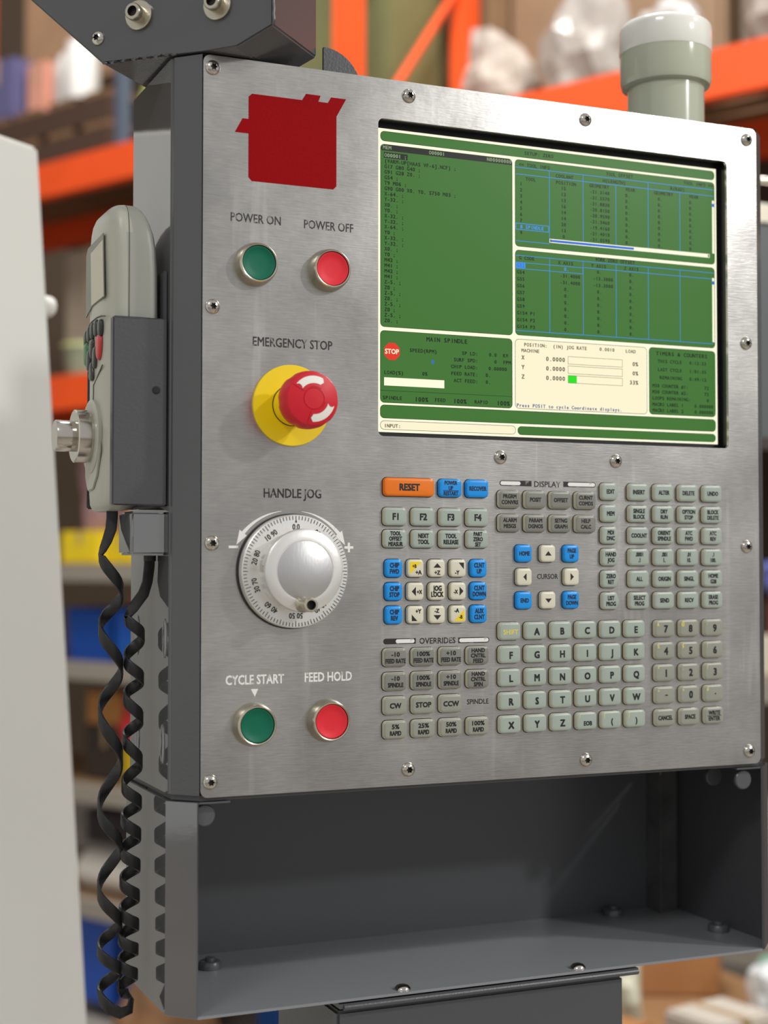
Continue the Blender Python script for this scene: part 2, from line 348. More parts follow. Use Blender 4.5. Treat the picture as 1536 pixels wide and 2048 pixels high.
for i in range(9):
    z = 458.5 - i * 4.78
    if i != 7: D(str(i + 1), 258.2, z)
    D(pos[i], 297.3, z, 'C'); D(geo[i], 339.6, z, 'R'); D('0.', 356.3, z, 'C'); D('0.', 387.2, z, 'C'); D('0.', 417.4, z, 'C')
p.rect(254.6, 284.0, 422.4, 427.6, TY + .02, 1); p.rect(255.1, 283.5, 422.9, 427.1, TY + .01, 2); D('8 SPINDLE', 258.4, 425, mi=1, pitch=2.35)
hl = lambda x0, x1, z: p.rect(x0, x1, z - .22, z + .22, TY + .01, 1); vl = lambda x, z0, z1: p.rect(x - .22, x + .22, z0, z1, TY + .01, 1)
hl(254.6, 439.4, 471.2); hl(284.6, 439.4, 465.9); hl(254.6, 284, 465.9); hl(254.6, 284.4, 413.6)
for x, z1 in ((284.6, 471.2), (315.1, 471.2), (345.3, 465.9), (375.8, 471.2), (406.2, 465.9)): vl(x, 414, z1)
p.rect(284.6, 435.1, 414.5, 417.6, TY, 3); p.rect(286, 362.1, 415.1, 416.9, TY - .02, 4); p.rect(437.8, 439.9, 418.4, 462.2, TY, 3); p.rect(437.8, 439.9, 457.0, 459.6, TY - .02, 4); p.rect(285, 286.2, 414.9, 417.2, TY - .03, 5); p.rect(433.4, 434.6, 414.9, 417.2, TY - .03, 5)
p.build('tool_table_text', [SCR_DARK, SCR_BLUE, SCR_GREEN, SCR_CREAM, SCR_DBLUE, SCR_GREY], SCR)
p = Print()
D('G CODE', 257.4, 400.6); D('WORK ZERO OFFSET', 344.5, 404.7, 'C'); D('X AXIS', 299, 399.4, 'C'); D('Y AXIS', 329.2, 399.4, 'C'); D('Z AXIS', 359.6, 399.6, 'C')
gc = ['G52', 'G54', 'G55', 'G56', 'G57', 'G58', 'G59', 'G154 P1', 'G154 P2', 'G154 P3']
for i, t in enumerate(gc):
    z = 394.6 - i * 5.3
    if i: D(t, 255.5, z)
    xv = {1: '-31.4000', 2: '-31.4000'}.get(i, '0.'); yv = {1: '-13.3000', 2: '-13.3000'}.get(i, '0.')
    D(xv, 312.2 if len(xv) > 2 else 302, z, 'R', 1 if i == 0 else 0); D(yv, 342.4 if len(yv) > 2 else 332, z, 'R'); D('0.', 362, z, 'R')
p.rect(254.6, 314.9, 391.9, 397.1, TY + .03, 1); p.rect(255, 314.5, 392.3, 396.7, TY + .02, 2); p.rect(255, 263, 392.6, 396.5, TY + .01, 1); D('G52', 255.4, 394.6, mi=4)
hl(254.6, 439.4, 402.2); hl(314.9, 439.4, 397.2); hl(254.6, 438, 343.6)
for x in (284.6, 314.9, 345.3, 375.6, 406): vl(x, 343.6, 402.2)
p.rect(437.4, 439.5, 345, 398, TY, 3); p.rect(437.4, 439.5, 392.6, 395.4, TY - .02, 4); p.build('offset_table_text', [SCR_DARK, SCR_BLUE, SCR_GREEN, SCR_CREAM, SCR_DBLUE], SCR)
p = Print(); p.mono('MAIN SPINDLE', 178, 332.3, 3.2, 2.9, TY)
p.poly([(149.7 + 6.9 * math.cos(math.radians(22.5 + 45 * k)), 321.4 + 6.9 * math.sin(math.radians(22.5 + 45 * k))) for k in range(8)], TY, 1); p.text('STOP', 149.7, 321.4, 3.6, TY - .05, w=11.2, mi=2)
D('SPEED(RPM)', 164, 323.2); p.mono('0', 182, 315.3, 3.0, 2.9, TY, mi=3); D('LOAD(%)', 143.2, 305.6); D('0%', 176.7, 305.9, 'C'); p.rect(143.3, 193, 295.7, 301.8, TY, 2)
for k, (a, v, u) in enumerate((('SP LD:', '0.0', 'KW'), ('SURF SPD:', '0', 'FPM'), ('CHIP LOAD:', '0.00000', ''), ('FEED RATE:', '0.', ''), ('ACT FEED:', '0.', ''))):
    z = 323.4 - 5.3 * k; D(a, 221.6, z, 'R'); D(v, (237.8 if k < 2 else 246.6 if k == 2 else 232.6), z, 'R'); D(u, 243.2, z)
p.rect(140.6, 251, 291.8, 292.1, TY); D('SPINDLE', 142, 286.6); D('FEED', 184.9, 286.6); D('RAPID', 218.6, 286.6)
for x in (168.2, 200.4, 237.6): p.mono('100%', x, 286.4, 3.3, 2.88, TY)
p.build('spindle_text', [SCR_DARK, SCR_RED, SCR_CREAM, SCR_DBLUE], SCR)
p = Print(); D('POSITION:', 261.6, 333); D('(IN) JOG RATE', 287.2, 333, pitch=2.38); D('0.0010', 329.4, 333.2, pitch=2.36); D('LOAD', 353.6, 333, pitch=2.45); D('MACHINE', 259.2, 328.4)
for k, (a, c) in enumerate((('X', '0%'), ('Y', '0%'), ('Z', '33%'))):
    z = 322.9 - 7.45 * k; p.mono(a, 259.2, z, 3.2, 2.9, TY); p.mono('0.0000', 298.3, z, 3.2, 2.92, TY, 'R'); p.mono(c, 365.6, z, 3.1, 2.8, TY, 'R')
    p.rect(300.7, 350.9, z - 3.2, z + 3, TY + .04); p.rect(301, 350.6, z - 2.9, z + 2.7, TY + .02, 1)
    if k == 2: p.rect(301, 308.7, z - 2.9, z + 2.7, TY, 2)
p.mono('Press POSIT to cycle Coordinate displays.', 254.9, 285.6, 2.6, 2.33, TY, mi=3); p.build('position_text', [SCR_GREY, SCR_WARM, SCR_LIME, SCR_NAVY], SCR)
p = Print(); p.mono('TIMERS & COUNTERS', 407.4, 332.8, 3.0, 2.94, TY, 'C')
for t, v, z, x, pt in (('THIS CYCLE', '0:12:23', 326.6, 407.4, 2.33), ('LAST CYCLE', '1:01:35', 319.8, 407.4, 2.33), ('REMAINING', '0:49:12', 313.4, 407.4, 2.4)):
    D(t, x, z, 'R', pitch=pt); D(v, 431.2, z, 'R', pitch=2.4)
for t, v, z in (('M30 COUNTER #1:', '72', 306.6), ('M30 COUNTER #2:', '72', 301.6), ('LOOPS REMAINING:', '0', 296.5), ('MACRO LABEL 1', '0.000000', 291.5), ('MACRO LABEL 2', '0.000000', 286.7)):
    D(t, 378.8, z); D(v, 433.5 if len(v) < 3 else 437.6, z, 'R')
p.build('timer_text', [SCR_DARK], SCR)
p = Print(); D('INPUT:', 143.2, 265.7); p.build('input_text', [SCR_GREY], SCR)

# screws of the face plate (six-lobe button heads)
def screw_mesh(bm, R=5.3, H=3.0):
    n = 36; L = []
    for r, h in ((R, 0), (R, .5), (R * .93, 1.35), (R * .76, 2.25), (R * .56, 2.8)): L.append([(r * math.cos(2 * PI * i / n), h, r * math.sin(2 * PI * i / n)) for i in range(n)])
    for k, h in ((1, H), (1, 1.3), (.9, 1.1)):
        L.append([(k * (2.15 + .42 * math.cos(6 * 2 * PI * i / n)) * R / 5.3 * math.cos(2 * PI * i / n), h, k * (2.15 + .42 * math.cos(6 * 2 * PI * i / n)) * R / 5.3 * math.sin(2 * PI * i / n)) for i in range(n)])
    rings(bm, [[Vector((x / 1000, -h / 1000, z / 1000)) for x, h, z in lp] for lp in L], mis=[0, 0, 0, 0, 0, 1, 1])
proto = None
for x, z in ((6.9, 514), (159.2, 512.4), (311.6, 512.2), (465.4, 513.2), (463.4, 344.2), (462.4, 177), (463.4, 10.4), (309.6, 11), (158.4, 11.6), (7, 10.8), (7.6, 177.4), (7.4, 344.1), (235.5, 244), (337.9, 243.8)):
    if proto is None:
        b = nb(); screw_mesh(b); proto = finish(b, 'screw', [CHROME, DARK], PEND, smooth=40, origin=Vector((0, 0, 0))); SCREW = proto; place(proto, P(x, 0, z), PEND)
    else: dup(proto, P(x, 0, z), PEND)

# ---- dark red decal
p = Print(); lg = rrect(33.5, 101, 436, 499, 2.6)
# body plus the projecting bars of the emblem, as one outline
p.poly([(101, 438.6), (101, 490), (108.6, 503.7), (96.8, 503.7), (94.2, 499.3), (86.8, 499.3), (88.6, 503.9), (77.2, 503.9), (74.2, 499), (36, 499), (33.5, 496.6), (33.5, 480.5), (29, 480.5), (23.3, 470), (33.5, 470), (33.5, 438.6), (36, 436), (98.6, 436)], -.12)
p.build('emblem_decal', LOGO, PEND)
# ---- printed words
PY = -.1
for t, x, z, h, wd, off in (('POWER ON', 39.3, 409.2, 6.2, 37.5, .008), ('POWER OFF', 95.2, 408.8, 6.2, 38.4, .008), ('EMERGENCY STOP', 67.6, 321.4, 6.4, 60.6, .012), ('HANDLE JOG', 67.6, 213.4, 6.4, 43.6, .016), ('DISPLAY', 276.4, 224.2, 4.3, 23, .012), ('CURSOR', 276.2, 153.2, 3.8, 18.2, .014), ('OVERRIDES', 182.4, 105.8, 4.3, 29.6, .014), ('SPINDLE', 216, 59.4, 3.7, 18.2, .014)):
    p = Print(); p.text(t, x, z, h, PY, w=wd, off=off); p.build('printed_caption', PRINT, PEND)
for t, x, z, wd in (('CYCLE START', 39.6, 81.2, 43), ('FEED HOLD', 95.3, 81.6, 36.2)):
    p = Print(); p.text(t, x, z, 6.4, PY, w=wd, off=.02); p.build('etched_caption', PALE, PEND)
p = Print(); p.poly([(36.5, 74.5), (42, 74.5), (39.5, 69)], PY); p.build('etched_pointer', PALE, PEND)
p = Print(); p.rect(19.8, 27.0, 173.9, 175.7, PY); p.build('minus_sign', PALE, PEND)
p = Print(); p.poly([(107.6, 173.9), (110.2, 173.9), (110.2, 171.3), (112, 171.3), (112, 173.9), (114.6, 173.9), (114.6, 175.7), (112, 175.7), (112, 178.3), (110.2, 178.3), (110.2, 175.7), (107.6, 175.7)], PY); p.build('plus_sign', PALE, PEND)
for sgn in (-1, 1):                                                   # curved arrows round the hand wheel
    pol = lambda r, d: (66.8 + r * math.cos(math.radians(90 + sgn * d)), 157.6 + r * math.sin(math.radians(90 + sgn * d)))
    inn = [pol(43.4 + .6 * i / 16, 10 + 43 * i / 16) for i in range(17)]; out = [pol(43.6 + 3.1 * i / 16, 10 + 43 * i / 16) for i in range(17)]
    p = Print(); p.poly(inn + [pol(42.0, 53), pol(45.4, 65.5), pol(48.8, 53)] + out[::-1], PY); p.build('curved_arrow', PALE, PEND)
for x0, x1, z, fl in ((234.8, 262.4, 224.4, 0), (290.4, 319.4, 224.6, 1), (138.4, 164.6, 105.9, 0), (199.6, 225.6, 105.6, 1)):
    p = Print(); r = 2.1
    def bar(x0, x1, r, y, mi, round_l, round_r):
        L_ = [(x0 + r + r * math.cos(math.radians(90 + 18 * k)), z + r * math.sin(math.radians(90 + 18 * k))) for k in range(11)] if round_l else [(x0, z + r), (x0, z - r)]
        R_ = [(x1 - r + r * math.cos(math.radians(-90 + 18 * k)), z + r * math.sin(math.radians(-90 + 18 * k))) for k in range(11)] if round_r else [(x1, z - r), (x1, z + r)]
        p.poly(L_ + R_, y, mi)
    bar(x0, x1, r, PY, 0, not fl, fl); wx = {0: (x0 + .7, x0 + 18), 1: (x0 + 4, x1 - .6)}[fl] if z > 200 else {0: (x0 + 10, x1 - 1), 1: (x0 + .8, x1 - .6)}[fl]
    bar(wx[0], wx[1], r - .65, PY - .03, 1, True, True); p.build('heading_bar', [PRINT, PALE], PEND)

# ---- push buttons
def push_button(x, z, cap, label):
    b = nb(); mlathe(b, [(15.6, 0), (15.6, 1.2), (15.2, 4), (14.6, 7.5), (13.9, 9.6), (13.3, 10.2), (12.6, 9.9), (12.4, 8.6), (12.3, 5)], x, z, n=48)
    o = finish(b, 'push_button', NICKEL, PEND, smooth=40); tag(o, label)
    b = nb(); mlathe(b, [(12.2, 4), (12.2, 8.9), (11.9, 9.4), (11.2, 9.4), (10.5, 8.8), (6, 8.3), (.5, 8.2)], x, z, n=48); finish(b, 'button_cap', cap, o, smooth=50)
push_button(38.7, 376, GREEN, 'green power on push button'); push_button(94.7, 376, RED2, 'red power off push button'); push_button(38.5, 49.6, GREEN, 'green cycle start push button'); push_button(94.4, 50.2, RED2, 'red feed hold push button')

# ---- emergency stop
b = nb(); mlathe(b, [(29.2, 0), (29.2, 1.6), (28.8, 2), (14.6, 2)], 66.2, 276.4, n=64); ES = finish(b, 'emergency_stop', YELLOW, PEND, smooth=40); tag(ES, 'red mushroom emergency stop on round yellow plate')
b = nb(); mlathe(b, [(14.9, 1.6), (14.9, 2.4), (14.4, 2.6), (14.2, 12), (13.4, 13), (13.2, 30)], 66.2, 276.4, n=48, mis=[1, 1, 0, 0, 0, 0]); finish(b, 'collar', [YELLOW, DARK], ES, smooth=40)
KX, KZ, KH = 66.4, 277.0, 24
def dome(r): return 22.5 - 3.2 * (r / 20) ** 2.5
b = nb(); n = 72; L = []
for r, h, sc_ in ((12.5, 0, 0), (17.5, .5, 0), (19.6, 3, .5), (20.2, 8, .5), (20.2, 13, .5), (19.7, 17.5, .3), (18.4, 20, 0), (16, dome(16), 0), (12, dome(12), 0), (7.7, dome(7.7), 0), (7.45, dome(7.5) - .5, 0), (7.2, dome(7.2), 0), (3, dome(3), 0), (.4, dome(0), 0)):
    L.append([P(KX + (r - sc_ * (1 if (i // 3) % 4 == 0 else 0)) * math.cos(2 * PI * i / n), -(KH + h), KZ + (r - sc_ * (1 if (i // 3) % 4 == 0 else 0)) * math.sin(2 * PI * i / n)) for i in range(n)])
rings(b, L); finish(b, 'mushroom_knob', RED, ES, smooth=45)
def arc_patch(bm, r0, r1, a0, a1, lift, head):
    n = 14; rows = []
    for i in range(n + 1):
        a = math.radians(a0 + (a1 - a0) * i / n); row = []
        for k in range(5):
            r = r0 + (r1 - r0) * k / 4; aa = a
            if i in (0, n) and head: aa = a - math.radians((11 if i else 7) * (1 - abs(k - 2) / 2))
            row.append(P(KX + r * math.cos(aa), -(KH + dome(r) + lift), KZ + r * math.sin(aa)))
        rows.append(row)
    V = [[bm.verts.new(q) for q in row] for row in rows]
    for i in range(n):
        for k in range(4): bm.faces.new((V[i][k], V[i + 1][k], V[i + 1][k + 1], V[i][k + 1]))
for a0, a1 in ((64, 142), (268, 344)):
    b = nb(); arc_patch(b, 8.6, 18.0, a0 - 12, a1 + 4, .3, False); finish(b, 'arrow_pad', RED, ES, smooth=True)
    b = nb(); arc_patch(b, 10.8, 16.0, a0, a1, .5, True); finish(b, 'white_arrow', WHITE, ES)

# ---- hand wheel
JX, JZ = 66.8, 157.6
b = nb(); mlathe(b, [(41, 0), (41.2, 1.2), (41.2, 2.0), (40.4, 2.4), (40.4, 7.2), (40.1, 8.6), (39.4, 9.2), (28, 9.6)], JX, JZ, n=96, mis=[1, 1, 1, 0, 0, 0, 0, 0]); JW = finish(b, 'hand_wheel', [ALU, DARK], PEND, smooth=35); tag(JW, 'silver rotary jog wheel with engraved dial')
p = Print(); y = -9.65 - .12
def jpol(r, a): return (JX + r * math.cos(a), JZ + r * math.sin(a))
for k in range(100):
    a = PI / 2 + 2 * PI * k / 100; big = k % 10 == 0; mid = k % 5 == 0; r1 = 39.3; r0 = 35.2 if big else 35.8 if mid else 36.6; wd = .0055
    p.poly([jpol(r0, a - wd), jpol(r1, a - wd), jpol(r1, a + wd), jpol(r0, a + wd)], -9.42 - .12)
p.poly([jpol(34.6, PI / 2 + .02), jpol(37.6, PI / 2), jpol(34.6, PI / 2 - .02)], -9.56)
for k, t in enumerate(('0.0', '10.90', '20.80', '30.70', '40.60', '50.50', '60.40', '70.30', '80.20', '90.10')):
    a = PI / 2 + 2 * PI * k / 10; q = jpol(31.6, a); p.text(t.replace('.', ' ') if k else t, q[0], q[1], 3.9, -9.75, rot=a - PI / 2, off=.012, cond=.82)
p.build('dial_marks', INK, JW)
b = nb(); n = 72; L = []
for r, h in ((27.6, 9), (27.6, 18), (28.6, 19), (29.3, 27.5), (28.7, 29.2), (27.4, 30), (21.4, 30.3), (21.1, 29.9), (20.8, 30.3)):
    fac = .55 if h in (9, 18, 19) else 0
    L.append([P(JX - .8 + (r - fac * (1 if (i // 4) % 2 else 0)) * math.cos(2 * PI * i / n), -h, JZ + .6 + (r - fac * (1 if (i // 4) % 2 else 0)) * math.sin(2 * PI * i / n)) for i in range(n)])
rings(b, L); finish(b, 'wheel_knob', ALU, JW, smooth=30)
b = nb(); mlathe(b, [(20.7, 29.6), (20.7, 30.25), (20.3, 30.5), (.4, 30.4)], JX - .8, JZ + .6, n=64); finish(b, 'wheel_disc', ALU_DISC, JW, smooth=40)
b = nb(); mlathe(b, [(5.6, 30), (5.6, 31), (4.8, 32), (4.6, 42), (4.9, 45), (4.9, 47), (4.4, 47.6), (3.4, 47.6), (3.2, 44), (.3, 44)], 64.2, 134.6, n=32, mis=[0, 0, 0, 0, 0, 0, 0, 1, 1, 1]); finish(b, 'crank_peg', [NICKEL, DARK], JW, smooth=40)
b = nb(); mbox(b, JX - 30.2, JX - 28.6, -26, -18, JZ - .5, JZ + 4.5); bevel(b, .0004); finish(b, 'grub_screw', CHROME, JW)

# ---- keys
KH_ = 3.9
def key_proto(shape, w_, h_, top):
    b = nb(); r = 2.9
    def loop(inset, hh, rr):
        if shape == 'mode':
            x0, x1 = -w_ / 2 + inset, w_ / 2 - inset; hz = h_ / 2 - inset; q = []
            for cx, cz, a0 in ((x0 + rr, hz - rr, 90), (x0 + rr, -hz + rr, 180)):
                q += [(cx + rr * math.cos(math.radians(a0 + 22.5 * k)), cz + rr * math.sin(math.radians(a0 + 22.5 * k))) for k in range(5)]
            q += [(x1 - 3.6, -hz), (x1 - 2.2, -hz + .7), (x1 - .35, -1.4), (x1, 0), (x1 - .35, 1.4), (x1 - 2.2, hz - .7), (x1 - 3.6, hz)]
        else: q = rrect(-w_ / 2 + inset, w_ / 2 - inset, -h_ / 2 + inset, h_ / 2 - inset, rr)
        return [Vector((x / 1000, -hh / 1000, z / 1000)) for x, z in q]
    rings(b, [loop(-.5, 0, r + .4), loop(0, .5, r), loop(0, 2.7, r), loop(.35, 3.35, r - .2), loop(1.0, 3.75, r - .6), loop(2.0, KH_, r - 1.2)], mis=[2, 0, 0, 1, 1, 1])
    o = finish(b, 'key', [KRIM if top not in (KBLUE, KORANGE) else top, top, DARK], PEND, smooth=50, origin=Vector((0, 0, 0))); return o
KP = {}
def key(x, z, lines, top=KGREY, shape='big', w_=18.5, h_=13.4, ink=INK, extra=None):
    k = (shape, w_, h_, top.name)
    if k in KP: o = dup(KP[k], P(x, 0, z), PEND)
    else: o = KP[k] = key_proto(shape, w_, h_, top); place(o, P(x, 0, z), PEND)
    p = Print(); yy = -KH_ - .06
    for t, dx, dz, h, cond in lines: p.text(t, x + dx, z + dz, h, yy, cond=cond, off=.042, maxw=w_ - 2.6 if shape != 'mode' else w_ - 4.5)
    if extra: extra(p, x, z, yy)
    if p.v: p.build('legend', [ink, INKY, YELLOW], o)
    return o
def one(t, h=3.2, cond=.74, dz=0): return [(t, 0, dz, h, cond)]
def two(a, c, h=3.1, cond=.74): return [(a, 0, 2.25, h, cond), (c, 0, -2.25, h, cond)]
def three(a, c, d, h=2.9, cond=.74): return [(a, 0, 3.9, h, cond), (c, 0, 0, h, cond), (d, 0, -3.9, h, cond)]
C1 = (146.6, 169.2, 191.8, 214.4)
key(158, 219.5, one('RESET', 4.8, .9), KORANGE, 'reset', 40.6, 13.5)
def uline(x0, x1, dz): return lambda p, x, z, y: p.rect(x + x0, x + x1, z + dz - .2, z + dz + .2, y)
key(C1[2], 219.5, three('POWER', 'UP', 'RESTART', 2.8), KBLUE, ink=INKB, extra=uline(-6.5, 6.5, -1.9)); key(C1[3], 219.5, one('RECOVER', 3.1, .74), KBLUE, ink=INKB)
for x, t in zip(C1, ('F1', 'F2', 'F3', 'F4')): key(x, 197.7, one(t, 4.7, .92))
for x, t in zip(C1, (three('TOOL', 'OFFSET', 'MEASUR'), two('NEXT', 'TOOL'), two('TOOL', 'RELEASE'), three('PART', 'ZERO', 'SET'))): key(x, 181.4, t)
C2 = (145.7, 163.0, 180.5, 197.9, 215.4); SQ = dict(shape='square', w_=13.3, h_=13.3)
for x, z, a, c in ((C2[0], 159.6, 'CHIP', 'FWD'), (C2[0], 142.5, 'CHIP', 'STOP'), (C2[0], 125.3, 'CHIP', 'REV'), (C2[4], 159.6, 'CLNT', 'UP'), (C2[4], 142.5, 'CLNT', 'DOWN'), (C2[4], 125.3, 'AUX', 'CLNT')): key(x, z, two(a, c, 3.3, .7), KBLUE, ink=INKB, **SQ)
def tri(*pts, mi=0): return lambda p, x, z, y: p.poly([(x + a, z + c) for a, c in pts], y + .02, mi)
key(C2[1], 159.6, [('+B', -1.2, 1.6, 2.5, .8), ('+A', 2.2, -3, 3, .9)], KCREAM, extra=tri((-4.8, 4.8), (4.6, 4.8), (-4.8, -4.4), mi=2), **SQ)
key(C2[2], 159.6, [('+Z', 0, -3.2, 2.9, .9)], KCREAM, extra=tri((-3.2, .4), (3.2, .4), (0, 3.8)), **SQ)
key(C2[3], 159.6, [('-Y', -1, -3.2, 2.9, .9)], KCREAM, extra=tri((.3, 4.2), (4.6, 4.2), (4.6, -.8)), **SQ)
key(C2[1], 142.5, [('+X', 2.9, -.4, 2.8, .8)], KCREAM, extra=tri((-3.4, 0), (0, 3.4), (0, -3.4)), **SQ)
key(C2[2], 142.5, two('JOG', 'LOCK', 3.6, .72), KCREAM, **SQ)
key(C2[3], 142.5, [('-X', -2.2, -.4, 2.8, .8)], KCREAM, extra=tri((4.2, 0), (.9, 3.4), (.9, -3.4)), **SQ)
key(C2[1], 125.3, [('+Y', 2, 2.6, 2.9, .9)], KCREAM, extra=tri((-3.4, -4.6), (1.2, -4.6), (-3.4, .2)), **SQ)
key(C2[2], 125.3, [('-Z', -.4, 2.8, 2.9, .9)], KCREAM, extra=tri((-3.2, -.4), (3.2, -.4), (0, -4)), **SQ)
key(C2[3], 125.3, [('-A', -1.4, 2.8, 2.9, .9), ('-B', 2, -2, 2.6, .8)], KCREAM, extra=tri((4.8, 3.6), (4.8, -5), (-3.6, -5), mi=2), **SQ)
C3 = (241.5, 263.8, 286.0, 308.3)
for z, row in ((212, (('PRGRM', 'CONVRS'), ('POSIT',), ('OFFSET',), ('CURNT', 'COMDS'))), (193.9, (('ALARM', 'MESGS'), ('PARAM', 'DGNOS'), ('SETNG', 'GRAPH'), ('HELP', 'CALC')))):
    for x, t in zip(C3, row): key(x, z, two(*t, h=2.9, cond=.86) if len(t) == 2 else one(t[0], 3, .86), KDARK)
C4 = (254.1, 274.8, 295.6); B4 = dict(shape='square', w_=13.3, h_=13.3)
key(C4[0], 170.8, one('HOME', 3.1, .72), KBLUE, ink=INKB, **B4); key(C4[2], 170.8, two('PAGE', 'UP', 3.1, .7), KBLUE, ink=INKB, **B4); key(C4[0], 135, one('END', 3.1, .8), KBLUE, ink=INKB, **B4); key(C4[2], 135, two('PAGE', 'DOWN', 3.1, .7), KBLUE, ink=INKB, **B4)
key(C4[1], 170.8, [], KCREAM, extra=tri((-2.9, -1.6), (2.9, -1.6), (0, 1.9)), **B4); key(C4[1], 135, [], KCREAM, extra=tri((-2.9, 1.3), (2.9, 1.3), (0, -2)), **B4); key(C4[0], 152.9, [], KCREAM, extra=tri((-1.2, 0), (1.7, 3), (1.7, -3)), **B4); key(C4[2], 152.9, [], KCREAM, extra=tri((1.7, 0), (-1.3, 3), (-1.3, -3)), **B4)
ZR = (219.5, 202.3, 185.2, 168.1, 151.0, 133.9)
for z, t in zip(ZR, (('EDIT',), ('MEM',), ('MDI', 'DNC'), ('HAND', 'JOG'), ('ZERO', 'RET'), ('LIST', 'PROG'))): key(330.7, z, two(*t) if len(t) == 2 else one(t[0]), shape='mode', w_=16, h_=13.5)
C5 = (356.8, 380.2, 403.5, 426.8)
for z, row in zip(ZR, (('INSERT', 'ALTER', 'DELETE', 'UNDO'), ('SINGLE/BLOCK', 'DRY/RUN', 'OPTION/STOP', 'BLOCK/DELETE'), ('COOLNT', 'ORIENT/SPINDLE', 'ATC/FWD', 'ATC/REV'), ('.0001/.1', '.001/1.', '.01/10.', '.1/100.'), ('ALL', 'ORIGIN', 'SINGL', 'HOME/G28'), ('SELECT/PROG', 'SEND', 'RECV', 'ERASE/PROG'))):
    for x, t in zip(C5, row): key(x, z, two(*t.split('/')) if '/' in t else one(t))
C6 = (241.5, 263.8, 286.1, 308.3, 330.5, 352.7); ZA = (111.8, 94.2, 76.7, 59.1, 41.4)
def yel(t): return lambda p, x, z, y: p.text(t, x - 6.2, z + 3.6, 2.8, y, cond=.8, mi=1)
for z, row in zip(ZA, ('^ABCDE', 'FGHIJK', 'LMNOPQ', 'RSTUVW', 'XYZ;()')):
    for x, t in zip(C6, row):
        if t == '^': key(x, z, [], extra=lambda p, x, z, y: p.text('SHIFT', x + .5, z - .6, 3.5, y, w=12.6, mi=1))
        elif t == ';': key(x, z, [('EOB', 1, -1.8, 3.2, .85)], extra=yel('/'))
        elif t in '()': key(x, z, [(t, .6, -1, 4.2, .9)], extra=yel('[' if t == '(' else ']'))
        else: key(x, z, [(t, .8, -.6, 5.0, .9)])
C7 = (380.3, 403.6, 426.9)
for z, row, ys in zip((111.5, 93.9, 76.4, 58.8), ('789', '456', '123', '-0.'), ('&@:', '%$!', '*,?', '+=#')):
    for x, t, s in zip(C7, row, ys): key(x, z, [(t, 1, -.2, 5.4, .9)] if t.isdigit() else [], KWARM, extra=(lambda t, s: lambda p, x, z, y: (yel(s)(p, x, z, y), p.rect(x - .2, x + 2.4, z - .5, z + .4, y) if t == '-' else (p.rect(x + .5, x + 1.7, z - .9, z + .3, y) if t == '.' else None)))(t, s))
key(C7[0], 41, one('CANCEL', 3.2, .74), KWARM); key(C7[1], 41, one('SPACE', 3.2, .76), KWARM); key(C7[2], 41, two('WRITE', 'ENTER', 3.2, .8), KWARM, extra=uline(-6.8, 6.8, 0))
for z, row in ((94.2, ('-10/FEED RATE', '100%/FEED RATE', '+10/FEED RATE', 'HAND/CNTRL/FEED')), (76.6, ('-10/SPINDLE', '100%/SPINDLE', '+10/SPINDLE', 'HAND/CNTRL/SPIN')), (59, ('CW', 'STOP', 'CCW')), (41.4, ('5%/RAPID', '25%/RAPID', '50%/RAPID', '100%/RAPID'))):
    for x, t in zip(C1, row):
        q = t.split('/'); top = KDARK if z > 70 else KWARM
        key(x, z, three(*q, h=2.9, cond=.92) if len(q) == 3 else ([(q[0], 0, 2.3, 3.1, 1.15), (q[1], 0, -2.5, 3.1, .74)] if len(q) == 2 else one(t, 3.6, 1.0)), top)

# ---- holster, cord block and top tab on the housing
b = nb(); mbox(b, -56, -19, 23, 25, 204, 337); mbox(b, -58, -56, 23, 31, 204, 337); mbox(b, -56, -19, 112, 114, 204, 337); mbox(b, -21, -18.4, 25, 112, 204, 372); bevel(b, .0009, 2)
HOL = finish(b, 'remote_holster', PAINT_SAT, PEND, smooth=40); tag(HOL, 'bent sheet metal holster on the side')
b = nb(); lathe(b, [(.0028, 0), (.0028, .0006), (.002, .0008)], P(-26.8, 22.9, 285.8), (0, -1, 0), 20); finish(b, 'hole', DARK, HOL)
b = nb(); mbox(b, -44, -18, 25, 62, 169, 200); bevel(b, .002, 3); finish(b, 'cord_block', PAINT_SIDE, PEND, smooth=40)
b = nb(); pts = [(96, 523.5), (96, 545)] + [(96 + 30 * math.cos(math.radians(a)), 515 + 30 * math.sin(math.radians(a))) for a in range(85, 15, -8)] + [(124.8, 523.5)]
prism(b, [P(x, 13, z) for x, z in pts], (0, .003, 0)); finish(b, 'round_tab', PAINT_SAT, PEND)

# ================================================================== TRAY below
TRAY = thing('storage_tray', 'open charcoal sheet metal tray fixed under the control pendant', 'tray', P(237, 80, -153))
ZT, ZB = -3.2, -151
def strip(bm, pts, z0, z1, th=2.0):
    """vertical sheet following a plan polyline, thickness inwards"""
    n = len(pts)
    ins = []
    for i, (x, y) in enumerate(pts):
        a = Vector(pts[max(i - 1, 0)]); c = Vector(pts[min(i + 1, n - 1)]); d = (c - a).normalized(); ins.append((x + d.y * th, y - d.x * th))
    lp = pts + ins[::-1]; prism(bm, [P(x, y, z0) for x, y in lp], (0, 0, (z1 - z0) / 1000))
b = nb(); strip(b, [(6, 165), (-18, 130), (-18, 18), (-1, .8)][::-1], ZB, ZT, -2.0)
o = finish(b, 'side_panel', [PAINT_SIDE], TRAY); 
b = nb(); strip(b, [(475.5, .8), (494, 19), (494, 148), (474, 165)], ZB, ZT, 2.0); finish(b, 'side_panel', [PAINT_SAT], TRAY)
b = nb(); strip(b, [(5, 165), (475, 165)], ZB, ZT, 2); finish(b, 'back_panel', TRAYP, TRAY)
